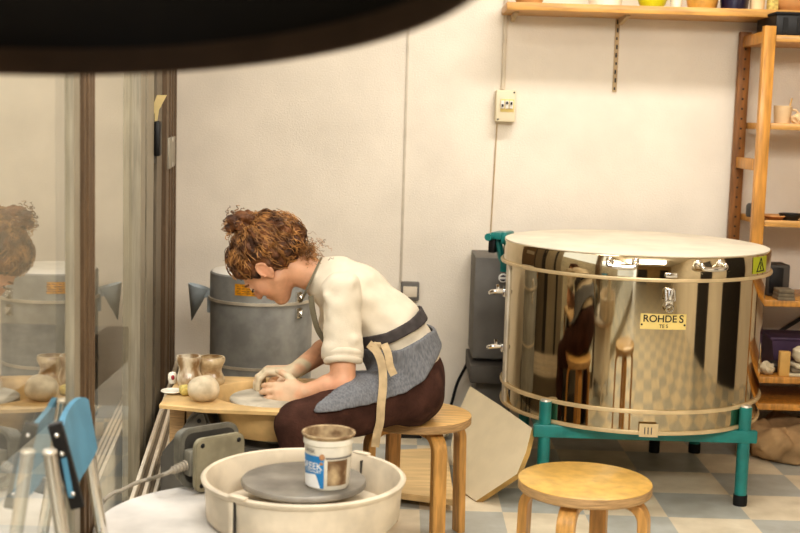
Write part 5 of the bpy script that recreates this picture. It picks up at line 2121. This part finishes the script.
# hair
fld = Field((HC_.x - .30, 3.90, HC_.z - .16), (HC_.x + .22, 4.30, HC_.z + .26), .004)
fld.ell(hp3(-.022, 0, .054), (.098, .086, .084), AX, .02)
fld.ell(hp3(-.060, 0, .012), (.060, .078, .072), AX, .03)
fld.ell(hp3(.036, 0, .082), (.040, .056, .036), AX, .03)
for sg in (-1, 1):
    fld.ell(hp3(.034, sg * .056, .060), (.038, .024, .036), AX, .02)
    fld.ell(hp3(.026, sg * .068, .030), (.013, .010, .034), AX, .012)
    fld.ell(hp3(-.008, sg * .084, -.004), (.024, .018, .032), AX, 0, op='sub')
    fld.ell(hp3(-.055, sg * .055, .010), (.045, .03, .055), AX, .02)
fld.ell(J(272, 233, 4.09), (.100, .082, .068), None, .03)
fld.ell(J(290, 243, 4.09), (.050, .074, .055), None, .03)
fld.ripple(.0045, 95, 0, ((1, .4, 1.1, 0), (-.8, .9, .5, 1), (.5, -1, .9, 2), (1.4, .8, -1, .3)))
fld.ripple(.003, 190, 0, ((1, .4, 1.1, 0), (-.8, .9, .5, 1), (.5, -1, .9, 2)))
me, _ = fld.mesh('hair')
hair = finish('hair', me, M['hair'], person, ang=180)
hair['label'] = 'curly auburn hair gathered up'
bunc = J(243, 223, 4.08)
fld = Field((bunc.x - .12, 3.98, bunc.z - .11), (bunc.x + .12, 4.20, bunc.z + .11), .0035)
fld.ell(bunc, (.052, .050, .040), None, .01)
for k in range(14):
    a, b = random.uniform(0, 2 * PI), random.uniform(-1, 1)
    v = Vector((math.cos(a) * .042, math.sin(a) * .036, b * .03))
    fld.ell(bunc + v, (.018, .018, .015), None, .006)
fld.ripple(.004, 120, 0, ((1, .4, 1.1, 0), (-.8, .9, .5, 1), (.5, -1, .9, 2), (1.4, .8, -1, .3)))
me, _ = fld.mesh('hair_bun')
finish('hair_bun', me, M['hair'], person, ang=180)
# curls
bm = B()
rc = random.Random(11)


def curl(p, d, L_, amp, turns, r):
    d = d.normalized()
    u = d.orthogonal().normalized()
    v = d.cross(u)
    ph = rc.uniform(0, 6.28)
    n_ = int(8 + turns * 8)
    pts = []
    for i in range(n_ + 1):
        q = i / n_
        am = amp * (.4 + .6 * q)
        pts.append(p + d * L_ * q + (u * math.cos(ph + q * turns * 6.28) + v * math.sin(ph + q * turns * 6.28)) * am + Vector((0, 0, -.25 * L_ * q * q)))
    add_tube(bm, pts, r, 5, r2=r * .5)


hc_ = hp3(-.022, 0, .054)
from mathutils.bvhtree import BVHTree
hv = [v.co.copy() for v in hair.data.vertices]
tree = BVHTree.FromPolygons(hv, [tuple(p.vertices) for p in hair.data.polygons])
for k in range(950):
    p = hv[rc.randrange(len(hv))].copy()
    if p.y > 4.14 or (p - hp3(-.008, -.08, -.004)).length < .042 or (p - hp3(.05, -.06, .0)).length < .02:
        continue
    L_, n_ = rc.uniform(.04, .10), 12
    amp, fr, ph = rc.uniform(.0015, .006), rc.uniform(70, 150), rc.uniform(0, 6.28)
    lift = rc.choice((.0005, .001, .002, .004, .008)) 
    dirv = Vector((rc.uniform(-1, 1), rc.uniform(-1, 1), rc.uniform(-1, 1))) * .45
    pts = []
    for i in range(n_ + 1):
        loc, nr, _, _ = tree.find_nearest(p)
        if loc is None:
            break
        tg = bunc - loc
        tg = tg - nr * tg.dot(nr)
        if tg.length < .012:
            break
        tg = (tg.normalized() + dirv).normalized()
        tg = (tg - nr * tg.dot(nr)).normalized()
        if (loc - hp3(-.008, -.08, -.004)).length < .036:
            break
        side = nr.cross(tg)
        q = i / n_
        pts.append(loc + nr * (lift * (.3 + q) + .0008 + amp * .5 * (1 + math.sin(fr * L_ * q + ph))) + side * amp * math.cos(fr * L_ * q + ph))
        p = loc + tg * L_ / n_
    if len(pts) > 3:
        add_tube(bm, pts, rc.uniform(.0009, .0022), 5, r2=.0006)
for k in range(70):
    a, b = rc.uniform(0, 2 * PI), rc.uniform(-1, 1)
    v = Vector((math.cos(a) * .056, math.sin(a) * .052, b * .042))
    curl(bunc + v * .9, v.cross(Vector((rc.uniform(-1, 1), rc.uniform(-1, 1), rc.uniform(-1, 1)))) + v * .4, rc.uniform(.02, .04), rc.uniform(.003, .008), rc.uniform(1, 2), rc.uniform(.0012, .0024))
# loose curls at nape and over the collar
for k in range(260):
    p = J(rc.gauss(308, 6), rc.gauss(250, 6), rc.uniform(4.03, 4.15))
    curl(p, Vector((rc.uniform(-.4, 1), rc.uniform(-.6, .6), rc.uniform(-.9, .6))), rc.uniform(.012, .032), rc.uniform(.002, .006), rc.uniform(1, 2.5), rc.uniform(.0006, .0012))
# face framing curls
for k in range(26):
    p = J(rc.uniform(233, 246), rc.uniform(236, 262), rc.uniform(4.0, 4.12))
    curl(p, Vector((rc.uniform(-.5, .5), rc.uniform(-.5, .2), -1)), rc.uniform(.03, .05), rc.uniform(.004, .008), rc.uniform(1, 2), rc.uniform(.001, .002))
obj('hair_curls', bm, M['curl'], hair, ang=180)

# ================================================================== LIGHT
w = bpy.data.worlds.new('world')
SC.world = w
w.use_nodes = True
bg = w.node_tree.nodes['Background']
bg.inputs['Color'].default_value = (0.90, 0.94, 1.0, 1)
bg.inputs['Strength'].default_value = 2.15


def area(name, loc, size, power, color, rot=(0, 0, 0)):
    d = bpy.data.lights.new(name, 'AREA')
    d.shape = 'RECTANGLE'
    d.size, d.size_y = size
    d.energy = power
    d.color = color
    o = bpy.data.objects.new(name, d)
    COL.objects.link(o)
    o.location = loc
    o.rotation_euler = rot
    return o


WARM = (1.0, 0.975, 0.93)
area('ceiling_and_fill_light', (0.95, 4.62, 2.93), (1.2, .25), 30, WARM)
area('ceiling_and_fill_light', (-0.5, 3.2, 2.93), (1.2, .3), 26, WARM)
area('ceiling_and_fill_light', (0.9, 0.4, 2.85), (2.6, .8), 134, WARM, (math.radians(52), 0, 0))  # added fill lamp, tilted to brighten the back wall from the camera side

SC.view_settings.view_transform = 'Standard'
SC.view_settings.look = 'Medium High Contrast'
SC.view_settings.exposure = -0.12
